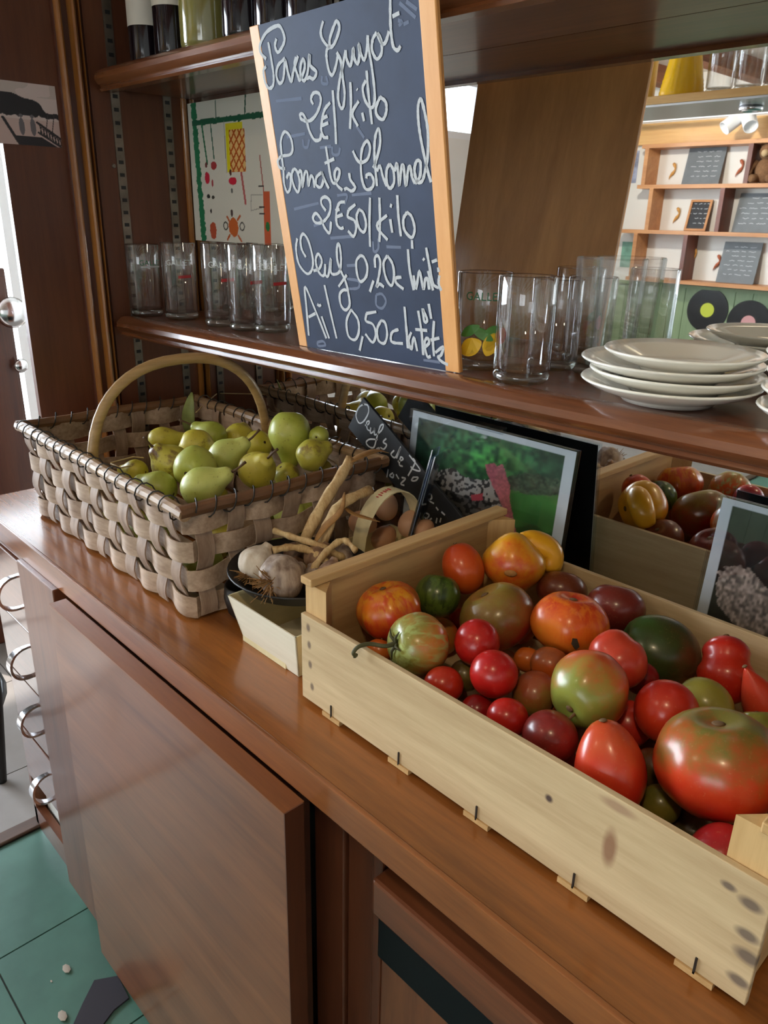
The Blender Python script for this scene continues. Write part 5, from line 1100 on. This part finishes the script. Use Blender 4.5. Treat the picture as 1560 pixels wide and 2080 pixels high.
EG = [(785, 1028, 27, 25, .085, (.2, -.9, .2), 'egg_pale', 'pale brown egg under the strap handle'), (737, 1062, 30, 24, .070, (.9, .2, .2), 'egg', 'brown egg lying next to the garlic stalks'), (832, 1064, 26, 26, .078, (.2, -.9, .3), 'egg_pale', 'brown egg beside the clear card holder'), (780, 1092, 26, 26, .060, (.6, -.6, .3), 'egg', 'brown egg low under the handle foot'), (862, 1075, 22, 22, .070, (.5, -.5, .5), 'egg', 'brown egg behind the clear card holder')]
EP, ER = settle([e_[:5] for e_ in EG], (-.778, -.634, .636, .762), .004, .10, 250)
for e_, c, r in zip(EG, EP, ER):
    mb = MB(); mb.lathe([(max(0, math.sin(th)) * r * 0.93 * (1 - 0.10 * math.cos(th)), math.cos(th) * r * 1.15) for th in np.linspace(math.pi, 0, 14)], c, 24, cdir(*e_[5])); tag(obj('egg', mb, e_[6], smooth=True), e_[7], 'egg', 'eggs in the punnet')
q0, q1 = onz(829, 1088, 0.062), ony(877, 914, 0.742); q0 = ony(829, 1088, 0.715); upv = q1 - q0; fwd = cdir(.25, 0, 1); fwd -= upv * np.dot(fwd, upv) / np.dot(upv, upv); fwd /= np.linalg.norm(fwd); sd = np.cross(fwd, upv); sd /= np.linalg.norm(sd); sd = sd if np.dot(sd, RW[:, 0] if False else cdir(1, 0, 0)) > 0 else -sd
cdh = thing('card_holder', 'clear plastic card holder standing edge-on among the eggs', 'card holder', q0)
M['plastic'] = glassy('grey_plastic', (0.62, 0.70, 0.80, 1), 0.10, 0.6, 0.05)
obj('front_plate', MB().obox(q0, fwd * 0.045, upv, sd * 0.0016), 'plastic', cdh); obj('back_plate', MB().obox(q0 + sd * 0.0060, fwd * 0.045, upv * 0.94, sd * 0.0016), 'plastic', cdh); obj('slot_card', MB().obox(q0 + sd * 0.0028 + fwd * .002, fwd * 0.041, upv * 0.90, sd * 0.0012), plain('blue_grey_card', rgb(96, 110, 134), 0.6), cdh)

# ================================================================== BEYOND THE DRESSER'S END
TX = -2.3; ye = onx(35, 700, TX)[1]; zt_ = onx(15, 545, TX)[2]
tc_ = thing('tall_cabinet', 'dark wooden cabinet beyond the dresser end in front of bright door', 'cabinet', (TX - 0.25, ye - 0.3, FL))
obj('body', B((TX - 0.45, ye - 0.32, FL), (TX - 0.012, ye, zt_)), 'dark_wood', tc_, bevel=0.004)
obj('door', B((TX - 0.0115, ye - 0.30, FL + 0.06), (TX, ye - 0.01, zt_ - 0.02)), 'dark_wood', tc_, bevel=0.003)
for (px, py, r) in ((14, 632, 0.042), (38, 741, 0.020)):
    q = onx(px, py, TX); q[0] = TX; obj('knob', MB().lathe([(0, 0.0), (r * .35, 0.0), (r * .35, r * .5), (r * .9, r * .7), (r, r * 1.0), (r * .75, r * 1.35), (0, r * 1.45)], q, 24, (1, 0, 0)), 'chrome', tc_, smooth=True)
# stool by the drawers
fx, fy = -1.667, 0.375
st = thing('metal_stool', 'black metal stool standing on the grey tiles by the drawers', 'stool', (fx - 0.16, fy - 0.16, FL))
cx, cy = fx - 0.17, fy - 0.17
obj('seat', MB().lathe([(0, 0.60), (0.290, 0.60), (0.302, 0.612), (0.300, 0.632), (0, 0.640)], (cx, cy, FL), 32), 'black_matte', st, smooth='auto')
for sx_, sy_ in ((1, 1), (-1, 1), (1, -1), (-1, -1)):
    a = np.array([cx + sx_ * .17, cy + sy_ * .17, FL]); b = np.array([cx + sx_ * .200, cy + sy_ * .200, FL + 0.601])
    obj('leg', MB().tube([a, a + (b - a) * .02, a + (b - a) * .4 + np.array([sx_ * .006, sy_ * .006, 0]), b], [0.010, 0.011, 0.012, 0.011], 12), 'black_matte', st, smooth=True)
obj('foot_ring', MB().tube([(cx + 0.245 * math.cos(q), cy + 0.245 * math.sin(q), FL + 0.18) for q in np.linspace(0, 2 * math.pi, 33)[:-1]], 0.007, 8, closed=True), 'black_matte', st, smooth=True)

# ================================================================== ROOM SEEN IN THE MIRROR
WY = YF + 0.001
def mx(px, py, y=YF): return mir(px, py, y)
# pine beam, track, spotlights
zA, zB = mx(1430, 290)[2], mx(1430, 245)[2]
tag(obj('wall_beam', B((XL + 0.01, WY, zA), (-0.9, WY + 0.05, zB)), wood('knotty_pine', rgb(214, 160, 92), rgb(240, 196, 128), 'x', 0.45, 0.5, 0.1, 0.05), bevel=0.004), 'pale knotty pine beam along the wall above the cubby shelves', 'beam')
tr_y = YF + 0.28
t = thing('light_track', 'white ceiling light track with two cylinder spotlights', 'light track', (-2.2, tr_y, 1.2))
tz = mx(1400, 238, tr_y)[2]
obj('rail', B((XL + 0.05, tr_y - 0.016, tz - 0.012), (-0.9, tr_y + 0.016, tz + 0.012)), 'white_frame', t)
for x in (-3.2, -2.2, -1.2): obj('hanger', MB().tube([(x, tr_y, tz + 0.012), (x, tr_y, CE - 0.001)], 0.006, 8), 'white_frame', t, smooth=True)
sp = mx(1503, 245, tr_y)
for dx, ax in ((-0.05, (-.5, .6, -.6)), (0.06, (.5, .6, -.6))):
    a_ = np.array(ax) / np.linalg.norm(ax); s_ = obj('spotlight', MB().lathe([(0, -.06), (.038, -.06), (.042, -.05), (.042, .05), (.038, .05), (.034, .02), (0, .02)], (sp[0] + dx, tr_y, tz - 0.05), 20, a_), 'white_frame', t, smooth='auto')
# hanging glass shelf over the bar
BY = -0.62
b0, b1 = mx(1300, 205, BY), mx(1560, 185, BY); zsh = (b0[2] + b1[2]) / 2
hs = thing('hanging_shelf', 'pine shelf hung on rods with grey metal underside over the bar', 'shelf', ((b0[0] + b1[0]) / 2, BY - 0.15, zsh))
xa, xb = b0[0] - 0.35, b1[0] + 0.55
obj('board', B((xa, BY - 0.30, zsh - 0.010), (xb, BY, zsh + 0.012)), 'pine', hs, bevel=0.002)
obj('underside', B((xa + .005, BY - 0.295, zsh - 0.016), (xb - .005, BY - 0.004, zsh - 0.0105)), plain('brushed_metal', (0.55, 0.55, 0.57, 1), 0.35, 0.9), hs)
for x in (xa + .05, xb - .05):
    for y in (BY - .03, BY - .27): obj('rod', MB().tube([(x, y, zsh + .012), (x, y, CE - 0.0005)], 0.005, 8), 'chrome', hs, smooth=True)
hl = mx(1515, 190, BY - 0.1); pk = thing('shelf_downlight', 'small chrome downlight under the hanging pine shelf', 'light', (hl[0], BY - 0.15, zsh - 0.03))
obj('ring', MB().lathe([(0.0, 0.0), (0.030, 0.0), (0.034, -.004), (0.030, -.014), (0.022, -.014), (0.020, -.006), (0, -.006)], (hl[0], BY - 0.15, zsh - 0.0165), 24), 'chrome', pk, smooth=True)
M['yellow'] = plain('yellow_plastic', rgb(244, 190, 20), 0.22, coat=0.5)
def cone_cup(label, px0, px1, y, H, r0, r1, mat, ridges=True):
    x = (mx(px0, 150, y)[0] + mx(px1, 150, y)[0]) / 2; z0 = zsh + 0.0128
    pr = [(0, 0), (r0, 0)] + ([(r0 + (r1 - r0) * (.006 + k * .005) / H + (0.0012 if k % 2 else 0), .006 + k * .005) for k in range(9)] if ridges else []) + [(r1, H), (r1 * .9, H), (0, H - 0.004)]
    return tag(obj('cup', MB().lathe(pr, (x, y, z0), 32), mat, smooth='auto'), label, 'cup')
cone_cup('yellow tapered cup upside down on the hanging pine shelf', 1345, 1435, BY - 0.07, 0.165, 0.064, 0.034, 'yellow')
cone_cup('cream straight cup at the end of the hanging pine shelf', 1298, 1330, BY - 0.06, 0.115, 0.030, 0.030, plain('cream_cup', rgb(216, 190, 120), 0.4), False)
for k, (pxa, pxb) in enumerate(((1440, 1490), (1500, 1545), (1560, 1605), (1620, 1660))):
    x = (mx(pxa, 150, BY - .07)[0] + mx(pxb, 150, BY - .07)[0]) / 2; tumbler('beer_glass', 'tall clear glass in the row on the hanging pine shelf', (x, BY - 0.07, zsh + 0.0128), 0.036, 0.14, 0.05, group='glasses on the hanging shelf')
# cubby shelves
cb = thing('cubby_shelf', 'open pine cubby shelves with staggered dividers on the white wall', 'shelf', (-2.4, YF + 0.1, 0.2)); CDp = 0.16
zs_ = [mx(1440, y)[2] for y in (296, 380, 474, 574)]; xL = mx(1318, 380)[0]; xR = -1.35; zs_q = 0
for z in zs_[:]: obj('board', B((xL - (0.12 if z == zs_[2] else 0), WY, z - 0.012), (xR, WY + CDp, z + 0.012)), 'shelf_pine', cb)
for (row_, px, mt) in ((0, 1326, 'shelf_pine'), (0, 1530, 'cubby_dark'), (1, 1345, 'shelf_pine'), (1, 1488, 'cubby_dark'), (2, 1325, 'shelf_pine'), (2, 1428, 'cubby_dark')):
    x = mx(px, 400)[0]; obj('divider', B((x - 0.014, WY, zs_[row_ + 1] + 0.012), (x + 0.014, WY + CDp, zs_[row_] - 0.012)), mt, cb)
M['grey_board'] = plain('grey_chalkboard', rgb(112, 118, 122), 0.6, var=0.12, vscale=12)
def wall_board(label, pxa, pxb, pya, row_, mat, frame, tilt=0.05):
    z0 = zs_[row_ + 1] + 0.0125; xa, xb = sorted((mx(pxa, pya, YF + .06)[0], mx(pxb, pya, YF + .06)[0])); h = mx((pxa + pxb) / 2, pya, YF + .06)[2] - z0; y = YF + 0.07
    t = thing('small_chalkboard', label, 'chalkboard', ((xa + xb) / 2, y, z0), 'chalkboards in the cubby shelves')
    O = np.array([xb, y, z0]); eu = np.array([xa - xb, 0, 0]); ev_ = np.array([0, -tilt, h]); n_ = np.cross(eu, ev_); n_ /= np.linalg.norm(n_)
    obj('panel', MB().obox(O - n_ * .006, eu, ev_, n_ * .006), mat, t); mb = MB()
    L = np.linalg.norm(eu); nl = max(3, int(h / 0.035))
    for i in range(nl):
        v = 0.88 - 0.78 * i / nl; q = .10 + .06 * rng.random(); rgt = .92 - .25 * rng.random()
        while q < rgt:
            wl = rng.uniform(.10, .24); nq = max(4, int(wl * L / 0.007)); pts = [O + eu * min(q + wl * s_ / nq, .95) + ev_ * (v + rng.uniform(-.4, .4) * .03) for s_ in range(nq)]
            ribbon(mb, pts, 0.0030, n_, 0.0006, i); q += wl + .04
    obj('chalk_writing', mb, 'chalk', t)
    if frame:
        w_ = 0.014; e1 = eu / L; e2 = ev_ / np.linalg.norm(ev_); hh = np.linalg.norm(ev_)
        for a, b, c in ((O, e1 * w_, ev_), (O + eu - e1 * w_, e1 * w_, ev_), (O + e1 * w_, eu - 2 * e1 * w_, e2 * w_), (O + ev_ - e2 * w_ + e1 * w_, eu - 2 * e1 * w_, e2 * w_)): obj('frame_strip', MB().obox(a - n_ * .004, b, c, n_ * .013), 'shelf_pine', t)
wall_board('grey chalkboard covered in writing in the top cubby row', 1396, 1472, 298, 0, 'grey_board', False)
wall_board('small dark chalkboard in a pine frame in the middle cubby row', 1400, 1444, 406, 1, 'slate', True)
wall_board('large grey chalkboard beside the dark divider in the middle row', 1500, 1600, 392, 1, 'grey_board', False)
wall_board('grey chalkboard covered in writing in the bottom cubby row', 1468, 1546, 492, 2, 'grey_board', False)
M['gold'] = plain('ochre_ornament', rgb(206, 150, 70), 0.4); M['rust'] = plain('rust_ornament', rgb(176, 92, 56), 0.5)
for k, (px, py, mt, lb) in enumerate(((1366, 348, 'gold', 'ochre curled ornament in the top cubby row'), (1502, 342, 'rust', 'rust coloured curled ornament in the top cubby row'), (1374, 438, 'gold', 'ochre curled ornament in the middle row beside the framed chalkboard'), (1462, 430, 'gold', 'slim ochre ornament behind the framed chalkboard'), (1408, 520, 'gold', 'small ochre ornament in the bottom cubby row'), (1456, 534, 'rust', 'round rust ornament by the grey board in the bottom row'))):
    q = mx(px, py, YF + .012); mb = MB(); pts = [np.array([q[0] + .018 * math.sin(a * 1.6), YF + .012, q[2] + .05 - .1 * a / 3.0]) for a in np.linspace(0, 3, 9)]; mb.tube(pts, [.008, .012, .007, .005, .008, .011, .007, .004, .002], 8); tag(obj('wall_ornament', mb, mt, smooth=True), lb, 'ornament')
# carved bear on the top row
q = mx(1553, 360, YF + .09); z0 = zs_[1] + .0125
M['fur'] = plain('brown_plush', rgb(122, 88, 58), 0.9, var=0.25, vscale=80); br = thing('plush_bear', 'brown plush bear sitting in the top cubby row', 'toy', (q[0], YF + .09, z0))
bx_ = np.array([q[0], YF + .09, z0]); mb = MB(); mb.ball(bx_ + [0, 0, .075], .065, 18, 12, (1, .85, 1.15)); obj('body', mb, 'fur', br, smooth=True)
hd_ = obj('head', MB().ball(bx_ + [0, .01, .18], .05, 18, 12), 'fur', br, smooth=True); obj('muzzle', MB().ball(bx_ + [0, .055, .17], .022, 12, 8), plain('pale_plush', rgb(190, 164, 124), .9), hd_, smooth=True)
for s in (-1, 1):
    obj('ear', MB().ball(bx_ + [s * .038, .0, .222], .018, 12, 8, (1, .5, 1)), 'fur', hd_, smooth=True); obj('arm', MB().tube([bx_ + [s * .055, .0, .12], bx_ + [s * .085, .03, .085], bx_ + [s * .08, .055, .05]], [.022, .020, .018], 10), 'fur', br, smooth=True); obj('leg', MB().tube([bx_ + [s * .035, .02, .03], bx_ + [s * .055, .06, .028], bx_ + [s * .06, .072, .03]], [.026, .026, .02], 10), 'fur', br, smooth=True)
# green boarded wainscot
M['wainscot'] = wood('green_painted_board', rgb(120, 142, 104), rgb(140, 160, 120), 'z', 0.5, 0.7, 0.1, 0.05)
zw = mx(1440, 582)[2]; pw = 0.115; wn = struct('trim_2', B((XL + 0.005, YF + 0.0005, zw - 0.02), (-0.2, YF + 0.035, zw)), 'wainscot')
for k in range(26):
    x = XL + 0.01 + k * (pw + 0.002)
    if x + pw < -0.2: obj('plank', B((x, YF + 0.001, FL), (x + pw, YF + 0.013, zw - 0.02)), 'wainscot', wn, bevel=0.002)
M['vinyl'] = plain('vinyl', (0.008, 0.008, 0.009, 1), 0.22)
for (px, py, c, lb) in ((1436, 630, rgb(190, 200, 60), 'black record with yellow label hung on the green boards'), (1519, 656, rgb(206, 150, 150), 'black record with pink label hung on the green boards')):
    q = mx(px, py, YF + .02); y = YF + .0138; t = thing('vinyl_record', lb, 'record', (q[0], y, q[2])); ax = (0, 1, 0)
    obj('disc', MB().lathe([(0, 0), (.145, 0), (.1455, .002), (.144, .004), (.055, .0035), (0, .0035)], (q[0], y, q[2]), 48, ax), 'vinyl', t, smooth='auto'); obj('paper_label', MB().lathe([(0.004, .0035), (.048, .0036), (.048, .0044), (.004, .0044)], (q[0], y, q[2]), 32, ax), plain('record_label', c, .6), t)
q0, q1 = mx(1268, 528), mx(1298, 492); xx = sorted((q0[0], q1[0])); tag(obj('poster', B((xx[0] - .03, WY, q0[2] - .05), (xx[1], WY + .002, q1[2])), plain('green_print', rgb(120, 168, 150), .6, var=.3, vscale=12)), 'pale green poster on the white wall beside the cubby shelves', 'poster')
q0, q1 = mx(1276, 372), mx(1300, 306); xx = sorted((q0[0], q1[0])); tag(obj('poster', B((xx[0] - .06, WY, q0[2]), (xx[1], WY + .002, q1[2])), plain('blue_print', rgb(150, 156, 178), .6, var=.5, vscale=16)), 'blue and white picture on the white wall beside the top cubby row', 'poster')

# ------------------------------------------------------------------ ceiling spotlights that light the dresser
def ceiling_spot(label, x, y, tx, ty, tz_, watts, color, ang, blend=0.6):
    t = thing('ceiling_spot', label, 'spotlight', (x, y, CE - 0.1)); d = np.array([tx - x, ty - y, tz_ - (CE - .17)]); d /= np.linalg.norm(d)
    obj('mount', MB().lathe([(0, 0), (.05, 0), (.05, -.02), (.012, -.022), (.012, -.15), (0, -.15)], (x, y, CE - 0.0005), 20), 'white_frame', t, smooth='auto'); h_ = np.array([x, y, CE - .17])
    obj('housing', MB().lathe([(0, -.07), (.036, -.07), (.046, -.05), (.048, .05), (.044, .05), (.036, .02), (0, .02)], h_, 22, d), 'white_frame', t, smooth='auto')
    l = bpy.data.lights.new('spot_bulb', 'SPOT'); l.energy = watts; l.color = color; l.spot_size = math.radians(ang); l.spot_blend = blend; l.shadow_soft_size = 0.04
    o = bpy.data.objects.new('spot_bulb', l); col.objects.link(o); o.location = h_ + d * .055; o.rotation_euler = Vector(d).to_track_quat('-Z', 'Y').to_euler(); attach(o, t)
ceiling_spot('ceiling spotlight aimed at the tomato crate', 0.10, -0.35, -0.30, 0.55, 0.05, 14, (1.0, 0.78, 0.48), 70)
ceiling_spot('ceiling spotlight aimed at the dresser middle', -0.85, -0.75, -0.75, 0.60, 0.15, 5.5, (1.0, 0.82, 0.56), 70)
ceiling_spot('ceiling spotlight aimed at the cubby shelves', -2.35, -2.2, -2.4, YF, 0.5, 60, (1.0, 0.92, 0.80), 100)

# ------------------------------------------------------------------ lift everything so that the floor is at z = 0
TOPLIGHTS = {'sun', 'window_daylight', 'door_daylight', 'added_front_fill', 'camera'}
for o in list(col.objects):
    if o.parent is None and o.name not in TOPLIGHTS: o.location.z += ZC
